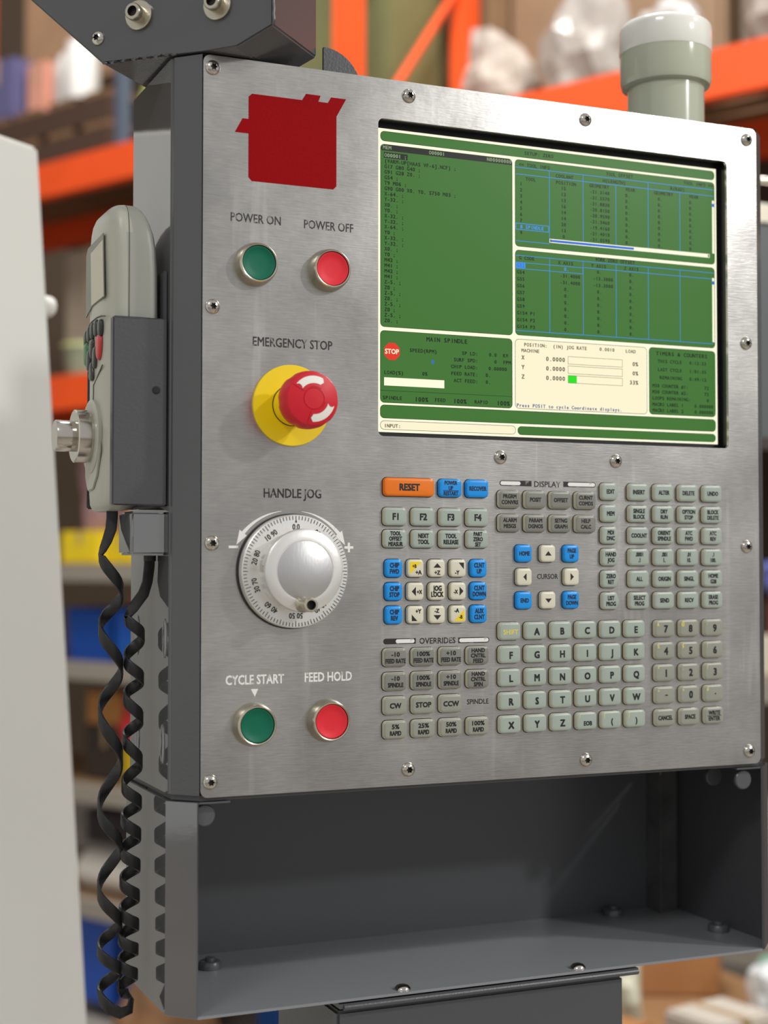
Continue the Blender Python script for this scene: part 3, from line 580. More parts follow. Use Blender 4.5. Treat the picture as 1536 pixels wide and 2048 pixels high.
b = nb(); prism(b, [P(x, y, ZB - 1.5) for x, y in ((-1, .2), (-17.8, 18), (-17.8, 130), (6, 164.8), (474, 164.8), (493.8, 148), (493.8, 19), (475.5, .2))], (0, 0, .002)); finish(b, 'floor_panel', mat('lit_slate_paint', (136, 138, 142), .3, bump=.06, bscale=300), TRAY)  # same slate paint, lightened to carry the overhead light on the floor
b = nb(); prism(b, [P(x, y, ZT - 1.2) for x, y in ((-.5, .8), (-17, 18), (-17, 40), (14, 40), (22, .8))], (0, 0, .0012)); finish(b, 'top_flange', TRAYP, TRAY)
b = nb(); prism(b, [P(x, y, ZT - 1.2) for x, y in ((475, .8), (492, 19), (492, 40), (452, 40), (452, .8))], (0, 0, .0012)); finish(b, 'top_flange', TRAYP, TRAY)
for x, z, y, m in ((5.0, -13.2, 6, TRAYP), (461, -13.5, 4, TRAYP), (458, -15, 40, PAINT_SAT)):
    b = nb(); lathe(b, [(.0078, 0), (.0078, .0022), (.007, .003)], P(x, y + 3, z), (0, -1, 0), 28); finish(b, 'round_tab', m, TRAY, smooth=40)
for x, y in ((157.4, 8), (306.4, 8)):
    b = nb(); lathe(b, [(.0062, 0), (.006, .0012), (.0042, .003), (.0022, .0036)], P(x, y, ZB + .5), (0, 0, 1), 20); finish(b, 'rivet', CHROME, TRAY, smooth=60)
for x, y in ((44, 120), (478, 64), (427, 150)):
    b = nb(); lathe(b, [(.009, 0), (.009, .0045), (.0078, .006), (.004, .006), (.004, .0085), (.0015, .009)], P(x, y, ZB + .5), (0, 0, 1), 20); finish(b, 'floor_bolt', TRAYP, TRAY, smooth=40)
b = nb(); mbox(b, 470.0, 472.0, 140, 163, ZB + .6, ZT - 1); mbox(b, 472, 490, 144, 146, ZB + .6, ZT - 1); finish(b, 'corner_strip', mat('worn_paint_strip', (84, 84, 84), .35, var=.3, vscale=50), TRAY)

# ================================================================== bracket column under the tray
COLM = thing('pedestal_column', 'charcoal sheet metal column with bent top lip supporting the tray', 'pedestal', (P(225, 70, 0).x, P(225, 70, 0).y, 0))
b = nb(); mbox(b, 104, 345, 4, 132, -Z0 * 1000, -160); bevel(b, .002, 2); finish(b, 'column', PAINT_SAT, COLM, smooth=40)
b = nb(); mbox(b, 105, 357, 1, 132, -157.6, -154); tube(b, [P(108, 1.2, -156.8), P(356.5, 1.2, -156.8)], .0022, 12); finish(b, 'top_lip', PAINT_SAT, COLM, smooth=40)
b = nb(); mbox(b, 112, 338, 8, 128, -160.5, -157); finish(b, 'neck', PAINT_SAT, COLM)

# ================================================================== support arm on top
R2 = math.sqrt(.5)
def A(u, z, s=0): return P(-1.2 + (u + s) * R2, -1.2 + (s - u) * R2, z)
ARM = thing('support_arm', 'charcoal box section support arm turned across the top of the pendant', 'support arm', A(-40, 524, 36))
b = nb(); pts = [(-82, 525.6), (0, 524.6), (27, 524.2), (55, 536), (55, 900), (-440, 900), (-440, 843)]
prism(b, [A(u, z) for u, z in pts], A(0, 0, 74) - A(0, 0, 0)); bmesh.ops.bevel(b, geom=list(b.edges), offset=.0012, segments=2, affect='EDGES'); finish(b, 'arm_box', PAINT, ARM, smooth=40)
b = nb(); wp = [A(-81 + 3 * k, 525.6 - .4 * (k % 2) - .012 * k, -.4 + .5 * (k % 3)) for k in range(21)]; tube(b, wp, .0011, 6); finish(b, 'weld_bead', PAINT, ARM, smooth=True)
b = nb(); wp = [A(55.2 + .5 * (k % 2), 536 + 4 * k, .4) for k in range(26)]; tube(b, wp, .0012, 6); finish(b, 'weld_bead', PAINT, ARM, smooth=True)
AN = Vector((-R2, -R2, 0))
for u, z in ((-51, 556.5), (12.3, 555.4)):
    b = nb(); lathe(b, [(.0108, 0), (.0108, .0022), (.0102, .0028), (.006, .0028)], A(u, z), AN, 32); o = finish(b, 'washer', NICKEL, ARM, smooth=40)
    b = nb(); lathe(b, [(.0062, .0026), (.0062, .0098), (.0056, .0106), (.0038, .0106), (.0036, .007), (.0004, .007)], A(u, z), AN, 30, mis=[0, 0, 0, 1, 1, 1]); finish(b, 'socket_bolt', [NICKEL, DARK], o, smooth=40)
o = dup(SCREW, A(-85.5, 544.4), ARM); o.rotation_euler = (0, 0, -PI / 4)

# ================================================================== PVC pipe
PX, PYY = 427, 60
PIPE = thing('pvc_pipe', 'short grey green plastic pipe with white cap standing on the pendant', 'pipe', P(PX, PYY, 523.2))
pc = mat('grey_green_pvc', (192, 196, 174), .16, coat=.3); wc = mat('white_pvc', (246, 245, 236), .14, coat=.3)
b = nb(); lathe(b, [(.0325, 0), (.0325, .05), (.030, .05)], P(PX, PYY, 523.2), (0, 0, 1), 56); finish(b, 'pipe_tube', pc, PIPE, smooth=40)
b = nb(); lathe(b, [(.0325, .0435), (.0372, .0455), (.0386, .050), (.0386, .0735), (.03, .0735)], P(PX, PYY, 523.2), (0, 0, 1), 56); finish(b, 'coupling', pc, PIPE, smooth=40)
b = nb(); lathe(b, [(.0388, .0735), (.0392, .0742), (.0392, .0935), (.0386, .096), (.0368, .0985), (.033, .1), (.001, .1005)], P(PX, PYY, 523.2), (0, 0, 1), 56); finish(b, 'white_cap', wc, PIPE, smooth=50)

# ================================================================== HANDHELD REMOTE in the holster
REM = thing('handheld_remote', 'grey handheld jog remote with chrome knob sitting in the side holster', 'remote control', P(-40, 70, 200))
SEC = [(201, -56, -43, 52, 90), (202.5, -58.5, -36, 46, 96), (206, -60, -30, 40, 100), (214, -60.4, -26.5, 34, 103), (230, -60.6, -24, 31, 105), (250, -60.4, -23, 29.5, 106), (290, -60.2, -22.4, 28.6, 107), (335, -60.2, -22.2, 28, 108), (370, -60.2, -22.6, 28, 108), (388, -60.2, -23.8, 28, 108), (398, -60, -25.6, 28.4, 107.6), (406, -59.4, -28.2, 29.6, 106.4), (412, -58.4, -31, 31.8, 104.2), (416.5, -56.6, -34, 35, 101), (419.5, -53.6, -37.5, 40, 96), (421, -50, -41, 46, 90)]
def remote_loop(z, xf, xb, y0, y1, cut=None):
    w2, d2 = (y1 - y0) / 2, (xb - xf) / 2; cx, cy = (xf + xb) / 2, (y0 + y1) / 2; out = []
    for i in range(48):
        a = 2 * PI * i / 48; c, s = math.cos(a), math.sin(a); ex = 2 / (3.2 if c < 0 else 7)
        out.append((cx + d2 * math.copysign(abs(c) ** ex, c), cy + w2 * math.copysign(abs(s) ** ex, s)))
    return [P(x, y, z) for x, y in out]
b = nb(); rings(b, [remote_loop(*q) for q in SEC])
for f in b.faces:
    if f.calc_center_median().x > P(-45.4, 0, 0).x: f.material_index = 1
finish(b, 'case', [RCASE, RCASE2], REM, smooth=60)
b = nb(); pts = []
for q in SEC[3:]: pts.append(P(-45.4, q[3] - .08 + .0, q[0]))
tube(b, pts, .0003, 5); finish(b, 'seam', mat('seam_line', (92, 92, 84), .6), REM)
FXX = -60.3
def fpoly(pts, x0, x1, y_scale=1): return [P(x0, y, z) for y, z in pts]
b = nb(); prism(b, [P(FXX + .2, y, z) for y, z in ((43.6, 399), (92, 397), (98, 392), (98, 346), (79, 351.4), (40, 352.6))], (-.0008, 0, 0)); finish(b, 'lcd_frame', mat('remote_bezel', (122, 124, 114), .4), REM)
b = nb(); prism(b, [P(FXX - .6, y, z) for y, z in ((43, 394), (81, 391), (78, 352), (39.5, 353))], (-.0004, 0, 0)); finish(b, 'lcd', LCD, REM)
def lump(name, y, z, wy, hz, m, rot=0, par=REM, taper=0, hgt=2.6):
    b = nb(); n = 24; L = []
    for k, h in ((1, 0), (1, hgt * .5), (.86, hgt * .85), (.5, hgt)):
        lp = []
        for i in range(n):
            a = 2 * PI * i / n; ex = .75; c, s = math.cos(a), math.sin(a); py = wy * k * math.copysign(abs(c) ** ex, c); pz = hz * k * math.copysign(abs(s) ** ex, s); py *= 1 - taper * pz / hz
            lp.append(P(FXX + .3 - h, y + py * math.cos(rot) - pz * math.sin(rot), z + py * math.sin(rot) + pz * math.cos(rot)))
        L.append(lp)
    rings(b, L); return finish(b, name, m, par, smooth=50)
RK = mat('remote_dark_key', (52, 56, 52), .3); RR = mat('remote_red_key', (200, 62, 62), .35); RG = mat('remote_green_key', (60, 120, 66), .35)
for y, z in ((50, 332), (63, 333.5), (75, 333), (86, 332), (96, 330)): lump('remote_key', y, z, 4.6, 6.2, RK)
o = lump('remote_key', 54, 318.5, 6.2, 9.4, RR, taper=-.25); tag(o, 'red key'); o = lump('remote_key', 94.5, 318.5, 6, 9, RG); tag(o, 'green key')
lump('remote_key', 76.5, 320, 5.5, 7.5, RK, taper=-.4); lump('remote_key', 66.5, 312.5, 5, 8, RK); lump('remote_key', 86, 312.5, 5, 8, RK); lump('remote_key', 76.5, 303.5, 5.5, 7, RK, taper=.4)
p0 = [(37.3, 338.5), (50, 340.5), (64, 341.2), (80, 340.6), (92, 338)]
b = nb(); tube(b, [P(FXX - .05, y, z) for y, z in p0], .0005, 6); tube(b, [P(FXX - .05, y, z) for y, z in ((44.7, 304.6), (58, 299), (72.5, 293.2), (73, 282.6), (70, 276))], .0005, 6); finish(b, 'groove_line', mat('remote_groove', (84, 86, 78), .6), REM)
kc = P(FXX, 74, 255.5); ax = (-1, 0, 0)
b = nb(); lathe(b, [(.027, -.0005), (.027, .002), (.025, .003), (.021, .003)], kc, ax, 40); o = finish(b, 'knob_base', RCASE, REM, smooth=40)
b = nb(); lathe(b, [(.0185, .003), (.0185, .0045), (.0193, .005), (.0193, .0135), (.0185, .0142), (.0118, .0142)], kc, ax, 56); ring = finish(b, 'knob_ring', CHROME, REM, smooth=40)
b = nb(); lathe(b, [(.0112, .014), (.0114, .0145), (.0114, .0272), (.0108, .028), (.0005, .028)], kc, ax, 48); finish(b, 'knob', CHROME, REM, smooth=40)
b = nb(); prism(b, [P(FXX, y, z) for y, z in ((50, 262), (46, 244), (55, 226), (68, 217), (84, 216), (92, 226), (94, 244), (90, 262))], (-.0016, 0, 0)); bevel(b, .0006); finish(b, 'thumb_pad', RCASE, REM, smooth=40)

# ================================================================== COILED CORD
def zp(py): return 199.9 - .3582 * (py - 1025)
e1 = [1110, 1193, 1263, 1346, 1434, 1530, 1629, 1703, 1790, 1858, 1906, 1950, 1994]            # left, right, left ...
e2 = [1238, 1279, 1326, 1366, 1400, 1447, 1484, 1535, 1580, 1616, 1646, 1681, 1712, 1742, 1772, 1803, 1832, 1860, 1885, 1909, 1934, 1959, 1990]
cl = []      # (position, radial)
def coil(ext, cx0, cx1, cy, r, rev=False):
    out = []
    for k in range(len(ext) - 1):
        for i in range(9):
            t = i / 9; z = zp(ext[k] + (ext[k + 1] - ext[k]) * t); ph = PI + PI * (k + t); g = (k + t) / (len(ext) - 1); cx = cx0 + (cx1 - cx0) * g
            n = Vector((math.cos(ph), math.sin(ph), 0)); out.append((P(cx + r * n.x, cy + r * n.y, z), n))
    return out
c1 = coil(e1, -47.8, -47.0, 68, 7.6); c2 = coil(e2, -30.6, -34.5, 66, 6.2)
lead1 = [(P(-48.5, 62, 203), Vector((-.3, -1, 0)).normalized()), (P(-48.6, 62, 196), Vector((-.35, -1, 0)).normalized()), (P(-49.5, 61.6, 188), Vector((-.5, -1, 0)).normalized()), (P(-52, 62.5, 180), Vector((-.8, -.7, 0)).normalized()), (P(-54.5, 65, 173.5), Vector((-1, -.3, 0)).normalized())]
lead2 = [(P(-23.2, 52, 168.4), Vector((.2, -1, 0)).normalized()), (P(-23.4, 53, 160), Vector((.2, -1, 0)).normalized()), (P(-23.8, 56, 150), Vector((.3, -1, 0)).normalized()), (P(-26.0, 59, 141), Vector((-.2, -1, 0)).normalized()), (P(-33, 61, 131), Vector((-.7, -.7, 0)).normalized())]
tail1 = c1[-1][0]; tail2 = c2[-1][0]
link = [(P(-53, 64, -150), Vector((-.8, -.6, 0)).normalized()), (P(-48, 60, -155.5), Vector((-.3, -1, 0)).normalized()), (P(-41, 59.5, -159), Vector((.1, -1, 0)).normalized()), (P(-34, 61, -157.5), Vector((.5, -.8, 0)).normalized()), (P(-32, 64, -151), Vector((.8, -.5, 0)).normalized()), (P(-36, 68, -147.5), Vector((.2, .9, 0)).normalized())]
path = lead1 + c1 + link + c2[::-1] + lead2[::-1]
b = nb(); loops = []
for i, (q, n) in enumerate(path):
    t = (path[min(i + 1, len(path) - 1)][0] - path[max(i - 1, 0)][0]).normalized(); n2 = (n - t * n.dot(t)).normalized(); bn = t.cross(n2)
    if i > len(lead1) + len(c1) + 3: bn = bn
    hw, ht = .0041, .0012; loops.append([q + bn * a * hw + n2 * c * ht for a, c in ((-1, -.5), (-1, .5), (-.8, 1), (.8, 1), (1, .5), (1, -.5), (.8, -1), (-.8, -1))])
rings(b, loops); CORD = finish(b, 'coiled_cord', RUBBER, None, smooth=50, origin=P(-40, 66, -158)); tag(CORD, 'black flat coiled cord hanging in a loop beside the glossy housing', 'cord')
b = nb(); lathe(b, [(.0045, 0), (.0045, .004), (.003, .0045)], P(-23.2, 52, 168.8), (0, 0, -1), 16); finish(b, 'cord_grommet', RUBBER, CORD, smooth=40)

# ================================================================== white machine panel at the left
DD = Vector((.777, .629, 0)); D0 = Vector((.010, .667, 0)); DN = Vector((-.629, .777, 0))
DOOR = thing('machine_enclosure', 'glossy off white machine enclosure panel standing left of the pendant', 'machine', D0 - DD * .5)
wm = mat('glossy_white_enamel', (244, 245, 238), .22, var=.015, vscale=3, coat=.2)
b = nb(); prism(b, [D0 + Vector((0, 0, 2.075)), D0 + DD * .204 , D0 - DD * 1.35, D0 - DD * 1.35 + Vector((0, 0, 2.06))], DN * .03); bmesh.ops.bevel(b, geom=list(b.edges), offset=.004, segments=2, affect='EDGES'); finish(b, 'enclosure_panel', wm, DOOR, smooth=40)
b = nb(); lathe(b, [(.012, -.004), (.012, .012), (.008, .016)], D0 + DD * .0235 + Vector((0, 0, 1.903)) + DN * .015, DD, 20); finish(b, 'rubber_stop', mat('white_stop', (238, 238, 232), .4), DOOR, smooth=40)

# ================================================================== BACKGROUND: pallet rack, stock
ORANGE = mat('orange_rack_paint', (236, 84, 30), .45, var=.06, vscale=6)
H0 = Z0 - 1.15                                                        # lift of the hall relative to the survey heights
def rackthing(name, label, cat, s, t, z, group=None): return thing(name, label, cat, Q(s, t, z), group)
RACK = rackthing('pallet_rack', 'tall orange pallet rack behind the pendant with loaded shelves', 'rack', 1.05, .3, 0)
for s in (-1.65, 1.05, 3.75):
    for t in (0, .6):
        b = nb(); qbox(b, s - .035, s + .035, t - .035, t + .035, 0, 4.6); finish(b, 'upright_post', ORANGE, RACK)
    for k in range(5):
        z = .3 + k * .85
        for e in (.75, 0): b = nb(); tube(b, [Q(s, 0, z), Q(s, .6, z + e)], .014, 6); finish(b, 'brace', ORANGE, RACK)
lv = {0: (2.56, 1.7, 1.0, .35), 1: (2.72, 1.93, 1.28, .93, .50, .1)}
for bay, (s0, s1) in enumerate(((-1.615, 1.015), (1.085, 3.715))):
    for z in lv[bay]:
        big = z > 1.9; hgt = .062 if big else .03
        for t in (0, .6):
            b = nb(); qbox(b, s0, s1, t - .022, t + .022, z + H0 - hgt, z + H0 + hgt); finish(b, 'beam', ORANGE if big else mat('grey_beam', (150, 142, 130), .5), RACK)
        for k in range(5):
            b = nb(); qbox(b, s0, s1, .03 + k * .112, .03 + k * .112 + .09, z + H0 + hgt - .02, z + H0 + hgt)
            finish(b, 'plank', mat('deck_board', (126, 96, 66) if big else (176, 166, 150), .7, var=.2, vscale=5), RACK)
def carton(s, t, z, ds, dt, dz, rgb, name, label, cat='box', lidded=True, group=None):
    b = nb(); qbox(b, s - ds / 2, s + ds / 2, t, t + dt, z + H0, z + H0 + dz); bevel(b, min(ds, dt, dz) * .04, 2); nm = 'paint_%d_%d_%d' % rgb
    o = finish(b, name, mat(nm, rgb, .6, var=.12, vscale=6), None, smooth=40); tag(o, label, cat, group)
    if lidded:
        b = nb(); qbox(b, s - ds * .05, s + ds * .05, t - .0015, t + dt, z + H0 + dz * .6, z + H0 + dz + .0006); finish(b, 'tape', mat('packing_tape', (176, 150, 112), .35), o)
    return o
def bin_(s, t, z, ds, dt, dz, rgb, label):
    b = nb(); th = .006; zz = z + H0; lo = [(-.5, 0), (.5, 0), (.5, 1), (-.5, 1)]
    def lp(k, h, i=0): return [Q(s + a * (ds * k - 2 * i), t + i + c * (dt * k - 2 * i), zz + h) for a, c in lo]
    rings(b, [lp(.9, 0), lp(1, dz), lp(1.05, dz), lp(1.05, dz - .012), lp(1, dz - .012, th), lp(.9, .006, th)]); nm = 'bin_%d_%d_%d' % rgb
    return tag(finish(b, 'storage_bin', mat(nm, rgb, .4)), label, 'bin')
def blob(name, c, rx, ry, rz, rgb, label, cat, seed=0, amp=.16, flatb=True, group=None, rough=.3):
    b = nb(); bmesh.ops.create_icosphere(b, subdivisions=3, radius=1); rnd = random.Random(seed); ph = [rnd.uniform(0, 6) for _ in range(9)]
    for v in b.verts:
        n = v.co.normalized(); k = 1 + amp * (math.sin(3.1 * n.x + ph[0]) * math.sin(2.7 * n.y + ph[1]) + .6 * math.sin(6.3 * n.z + ph[2] + 4 * n.x) + .4 * math.sin(9 * n.y + ph[3]))
        co_ = Vector((n.x * rx, n.y * ry, max(n.z, -.72) * rz)) * k; co_.z = max(co_.z, -.72 * rz); v.co = Vector(c) + co_ + Vector((0, 0, .72 * rz))
    nm = 'bag_%d_%d_%d' % rgb; return tag(finish(b, name, mat(nm, rgb, rough, var=.15, vscale=9)), label, cat, group)
def lathe_thing(name, c, prof, rgb, label, cat, part=None):
    b = nb(); lathe(b, prof, c, (0, 0, 1), 28); o = finish(b, name, mat('tone_%d_%d_%d' % rgb, rgb, .35), None, smooth=40); tag(o, label, cat)
    if part:
        b = nb(); lathe(b, part[1], c, (0, 0, 1), 24); finish(b, part[0], part[2], o, smooth=40)
    return o
zb = 2.7835
# top of the left bay
for k in range(2):
    PAL = rackthing('wooden_pallet', ('lower' if k == 0 else 'upper') + ' of two stacked wooden pallets on the orange rack under the white jugs', 'pallet', 2.75, .3, zb + H0 + k * .112)
    for i in range(6):
        b = nb(); qbox(b, 2.18 + .2 * i, 2.32 + .2 * i, .0, .6, zb + H0 + k * .112 + .088, zb + H0 + k * .112 + .11); finish(b, 'plank', mat('pallet_wood', (116, 84, 56), .8, var=.25, vscale=8), PAL)
    for t in (0, .25, .5):
        b = nb(); qbox(b, 2.18, 3.32, t, t + .09, zb + H0 + k * .112, zb + H0 + k * .112 + .088); finish(b, 'bearer', mat('pallet_bearer', (70, 48, 34), .8), PAL)
jp = lambda s: [(.062, 0), (.066, .01), (.066, .17), (.05, .21), (.022, .235), (.022, .25)]
for k, (s, t, l) in enumerate(((2.4, .06, 'white plastic jug on the stacked pallets, nearest the blue pole'), (2.53, .12, 'white plastic jug on the stacked pallets, between another jug and the pink box'))):
    lathe_thing('plastic_jug', Q(s, t, zb + H0 + .2245), jp(s), (226, 222, 216), l, 'jug', ('cap', [(.024, .245), (.024, .27), (.01, .272)], mat('jug_cap', (214, 206, 200), .4)))
carton(2.66, .05, zb + .2245, .11, .2, .2, (214, 150, 128), 'small_box', 'small pinkish box beside the white jugs on the pallets')
carton(2.86, .02, zb + .2245, .2, .3, .24, (96, 92, 130), 'small_box', 'dull violet box on the stacked pallets beside the pink box')
b = nb(); qbox(b, 2.13, 2.17, .02, .06, zb + H0 + .002, 4.3); tag(finish(b, 'blue_pole', mat('slate_blue', (82, 92, 108), .5)), 'slate blue square pole standing on the left rack deck', 'pole')
blob('hivis_bag', Q(2.03, .1, zb + H0), .05, .08, .16, (214, 226, 120), 'pale yellow green bundle next to the slate blue pole', 'bag', 3)
carton(1.62, .28, zb, .98, .3, 1.0, (112, 112, 72), 'covered_load', 'large olive covered load on the rack deck behind the slate blue pole', 'load')
carton(2.95, .62, 3.34, 1.1, .5, .7, (176, 140, 108), 'carton', 'large tan carton high up behind the white jugs', 'box')
b = nb(); qbox(b, 2.3, 3.6, .66, 1.2, zb + H0 - .02, 3.34 + H0); tag(finish(b, 'dark_crate', mat('crate_brown', (70, 58, 46), .8)), 'dark brown crate under the large tan carton behind the rack', 'crate')
# middle of the left bay
z1 = 1.93 + .0625
carton(2.18, .18, z1, .34, .34, .34, (176, 160, 140), 'carton', 'pale taupe carton on the lower orange shelf, beside the white enclosure', 'box'); carton(2.52, .2, z1, .3, .34, .52, (150, 136, 118), 'carton', 'dull taupe carton on the lower orange shelf with a grey green tub in front', 'box')
carton(2.2, .2, z1 + .342, .3, .3, .12, (226, 190, 172), 'flat_box', 'flat pink box on top of the pale taupe carton', 'box')
lathe_thing('grey_tub', Q(2.42, .1, z1 + H0), [(.07, 0), (.082, .1), (.086, .1), (.086, .115), (.05, .116)], (128, 134, 112), 'grey green tub on the lower orange shelf', 'tub', ('tub_lid', [(.088, .112), (.088, .125), (.02, .127)], mat('tub_lid', (190, 196, 130), .4)))
# shelves with bins
z2 = 1.28 + .0305
carton(2.22, .1, z2 + .0, .16, .3, .1, (232, 200, 20), 'yellow_box', 'bright yellow box on the top grey shelf under a pink roll', 'box'); carton(2.42, .08, z2, .22, .3, .12, (236, 206, 30), 'yellow_box', 'yellow box on the top grey shelf against the white enclosure', 'box')
blob('pink_roll', Q(2.17, .2, z2 + H0 + .102), .1, .12, .16, (220, 178, 164), 'pale pink bundle lying over the yellow box', 'bundle', 5); blob('mauve_bundle', Q(2.44, .22, z2 + H0 + .122), .1, .12, .26, (176, 140, 146), 'mauve wrapped bundle standing behind the yellow box', 'bundle', 6)
carton(2.36, .02, 1.93 - .0315 - .16, .14, .2, .1, (226, 70, 50), 'red_box', 'red box in the gap under the lower orange shelf', 'box', False) if False else None
carton(1.98, .1, z2, .26, .3, .05, (214, 200, 178), 'flat_box', 'flat cream box on the top grey shelf near the holster', 'box')
z3 = .93 + .0305
bin_(2.34, .06, z3, .24, .36, .19, (22, 74, 160), 'dark blue plastic bin on the second grey shelf by the white enclosure'); bin_(2.08, .06, z3, .24, .36, .19, (30, 88, 180), 'blue plastic bin on the second grey shelf beside the coiled cord')
blob('red_cloth', Q(2.06, .16, z3 + H0 + .195), .1, .1, .07, (176, 36, 44), 'red rag heaped over the blue plastic bin', 'rag', 8)
carton(2.3, .3, z2 - .29, .5, .2, .2, (140, 126, 112), 'grey_box', 'grey brown box at the back of the second grey shelf', 'box') if False else None
z4 = .5 + .0305
carton(2.3, .1, z4 + .2, .2, .3, .12, (176, 120, 60), 'carton', 'orange brown carton on top of the dark tray stack', 'box'); carton(2.3, .1, z4, .22, .3, .198, (60, 48, 40), 'dark_box', 'dark brown box under the orange brown carton', 'box')
blob('red_bag', Q(2.08, .12, z4 + H0 + .141), .1, .1, .12, (190, 40, 44), 'red bag on the yellow bin of the third grey shelf', 'bag', 9); bin_(2.07, .08, z4, .22, .3, .14, (244, 206, 12), 'bright yellow bin on the third grey shelf below a red bag')
z5 = .1 + .0305
carton(2.3, .14, z5 + .16, .3, .3, .12, (46, 40, 38), 'dark_box', 'black brown box above the white roll on the lowest shelf', 'box', False); carton(2.02, .2, z5 + .14, .2, .3, .14, (150, 120, 88), 'carton', 'tan carton above the white roll on the lowest shelf', 'box')
b = nb(); lathe(b, [(.03, 0), (.068, 0), (.068, .5), (.03, .5)], Q(1.92, .14, z5 + H0 + .069), RU, 28); o = finish(b, 'white_roll', mat('white_film', (226, 220, 208), .4), None, smooth=40); tag(o, 'white roll of film lying on the lowest grey shelf', 'roll')
bin_(2.3, -.02 + .06, -.24, .26, .4, .3, (26, 78, 170), 'blue plastic bin on the floor below the white roll'); bin_(2.0, .04, -.24, .26, .4, .3, (20, 70, 158), 'blue plastic bin on the floor beside the coiled cord end')
blob('brown_sack', Q(1.72, -.12, 0), .16, .16, .2, (140, 104, 72), 'brown sack on the floor beside the blue bin', 'sack', 11)
bin_(1.34, .1, -.3, .4, .4, .34, (20, 74, 140), 'blue tote on the floor behind the pedestal column')
# top of the right bay
za = 2.6235
for k, (s, t, l_, h_, d_2, c, lab) in enumerate(((.66, .02, .3, .24, .5, (178, 166, 154), 'pinkish white plastic wrapped bundle beside the orange post'), (.36, .05, .34, .30, .5, (160, 154, 146), 'grey plastic wrapped bundle in the middle of the upper rack'), (.06, .0, .3, .2, .5, (188, 186, 182), 'bright white plastic bundle above the white capped pipe'), (-.28, .05, .36, .26, .5, (150, 140, 130), 'taupe wrapped bundle at the right end of the upper rack'))):
    blob('wrapped_bundle', Q(s, t + .22, za + H0), .105, .13, h_ * .72, c, lab, 'bundle', 20 + k, .2, rough=.18)
carton(1.42, .72, 2.7, .9, .5, 1.3, (128, 100, 72), 'carton', 'large brown carton standing behind the orange posts', 'box'); carton(.55, .72, 2.7, .8, .5, .95, (136, 110, 84), 'carton', 'brown carton behind the wrapped bundles', 'box')
carton(-.35, .72, 2.7, .9, .5, .75, (112, 98, 84), 'carton', 'dull brown carton behind the taupe wrapped bundle', 'box')
b = nb(); qbox(b, -.9, 1.9, .68, 1.3, 1.2 + H0, 2.69 + H0); tag(finish(b, 'dark_cabinet', mat('cabinet_brown', (62, 48, 38), .8, var=.3, vscale=3)), 'dark brown cabinet behind the rack carrying the brown cartons', 'cabinet')
# lower right bay seen past the pendant's edge
zr = 1.7 + .0305; zr2 = 1.0 + .0305
carton(-.5, .05, zr2, .5, .3, .1, (208, 198, 176), 'flat_box', 'cream flat box on the right rack shelf', 'box'); carton(-.5, .06, zr2 + .1005, .4, .3, .1, (190, 44, 50), 'red_box', 'red box on top of the cream flat box', 'box', False)
blob('blue_bag', Q(-.36, .1, zr2 + H0 + .201), .1, .1, .07, (110, 120, 190), 'blue white bag on the red box', 'bag', 31); carton(-.5, .04, zr2 + .42, .5, .3, .12, (168, 150, 120), 'carton', 'beige carton high on the right rack shelf', 'box') if False else None
carton(-.5, .08, .381, .5, .3, .34, (206, 196, 182), 'carton', 'pale carton on the lowest right rack shelf', 'box')
# grey machine cabinet with chrome rail, right edge of view
CAB = thing('grey_cabinet', 'grey machine cabinet with chrome rail behind the right side of the pendant', 'cabinet', (1.3, .71, 0))
b = nb(); box(b, (.915, .62, H0 + 1.48), (1.6, .8, H0 + 1.765)); finish(b, 'cabinet_body', mat('cabinet_grey', (92, 96, 98), .4), CAB)
b = nb(); box(b, (1.25, .64, 0), (1.55, .78, H0 + 1.48)); finish(b, 'cabinet_base', mat('cabinet_dark', (58, 56, 52), .5), CAB)
b = nb(); box(b, (.91, .615, H0 + 1.765), (1.61, .81, H0 + 1.79)); finish(b, 'cabinet_rim', NICKEL, CAB)
b = nb(); tube(b, [(.90, .63, H0 + 1.825), (1.6, .63, H0 + 1.825)], .004, 10); finish(b, 'rail', CHROME, CAB, smooth=True)
b = nb(); lathe(b, [(.006, 0), (.0055, .003), (.002, .004)], (.937, .615, H0 + 1.777), (0, -1, 0), 16); finish(b, 'rail_screw', CHROME, CAB, smooth=True)
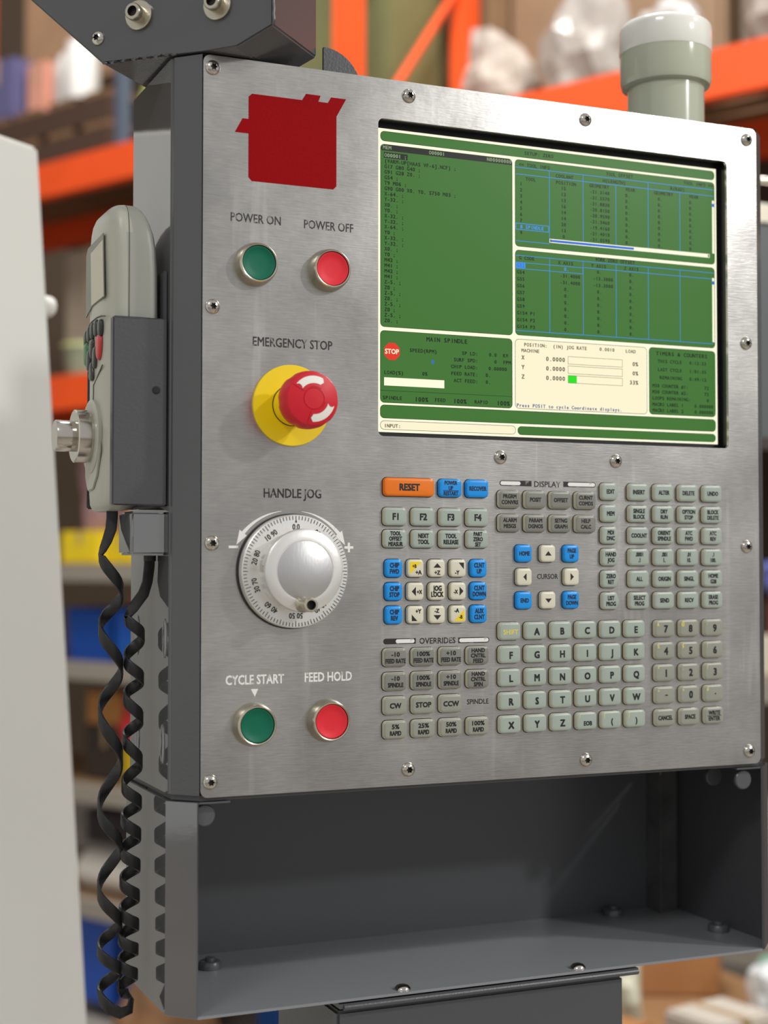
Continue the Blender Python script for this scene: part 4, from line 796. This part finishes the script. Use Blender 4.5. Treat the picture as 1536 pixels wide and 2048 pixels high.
# work table with packing clutter, lower right
TB = thing('packing_table', 'low wooden packing table covered with cartons and bags', 'table', (1.43, 1.75, 0))
TZ = H0 + .36
b = nb(); box(b, (1.0, 1.3, TZ - .04), (1.86, 2.25, TZ)); finish(b, 'table_top', mat('table_wood', (150, 112, 74), .6, var=.15, vscale=6), TB)
for x in (1.05, 1.75):
    for y in (1.35, 2.14):
        b = nb(); box(b, (x, y, 0), (x + .06, y + .06, TZ - .04)); finish(b, 'leg', mat('table_leg', (110, 84, 60), .6), TB)
def tbox(x, y, dx, dy, dz, rgb, lab, z=TZ, nm='carton', rot=0, cat='box'):
    b = nb(); box(b, (-dx / 2, -dy / 2, 0), (dx / 2, dy / 2, dz)); bevel(b, .006, 2)
    for v in b.verts: v.co = Matrix.Rotation(rot, 3, 'Z') @ v.co + Vector((x, y, z))
    o = finish(b, nm, mat('paint_%d_%d_%d' % rgb, rgb, .6, var=.1, vscale=8)); tag(o, lab, cat)
    b = nb(); box(b, (-dx * .06, -dy / 2 - .001, dz * .5), (dx * .06, dy / 2 + .001, dz + .001))
    for v in b.verts: v.co = Matrix.Rotation(rot, 3, 'Z') @ v.co + Vector((x, y, z))
    finish(b, 'tape', mat('packing_tape', (176, 150, 112), .35), o); return o
tbox(1.2, 1.45, .14, .16, .1, (178, 122, 74), 'orange brown carton on the table corner beside the pedestal', rot=.4); tbox(1.45, 1.42, .16, .14, .1, (206, 196, 182), 'cream carton at the front of the packing table', rot=.2); tbox(1.52, 1.95, .5, .12, .16, (176, 124, 78), 'long orange brown carton lying across the packing table', rot=-.45)
blob('white_bag', (1.33, 1.6, TZ), .05, .06, .13, (214, 214, 190), 'pale bag with rounded white top between two cartons', 'bag', 41); blob('plastic_bag', (1.66, 1.45, TZ), .09, .08, .11, (236, 240, 240), 'white plastic bag beside the cream carton', 'bag', 42); blob('plastic_bag', (1.78, 1.62, TZ), .07, .07, .08, (150, 196, 172), 'pale green plastic bag at the end of the packing table', 'bag', 43)
tbox(1.5, 2.15, .22, .14, .34, (196, 190, 196), 'pale lilac carton standing at the back of the packing table', rot=-.3); tbox(1.74, 2.12, .2, .14, .32, (208, 202, 204), 'whitish carton standing at the back of the packing table', rot=-.3); tbox(1.16, 2.17, .24, .14, .3, (150, 140, 124), 'taupe carton at the back corner of the packing table', rot=.3)

# ---- families of look-alike things
FAM = {'wrapped_bundle': 'wrapped bundles on the upper rack', 'storage_bin': 'plastic bins around the rack', 'plastic_jug': 'white jugs on the pallets', 'wooden_pallet': 'stacked pallets on the rack', 'carton': 'cartons stored around the hall', 'yellow_box': 'yellow boxes on the grey shelf', 'flat_box': 'flat boxes on the shelves', 'small_box': 'small boxes on the pallets', 'dark_box': 'dark boxes on the shelves', 'plastic_bag': 'plastic bags on the packing table'}
for o in bpy.data.objects:
    if o.parent is None and o.name.split('.')[0] in FAM: o['group'] = FAM[o.name.split('.')[0]]
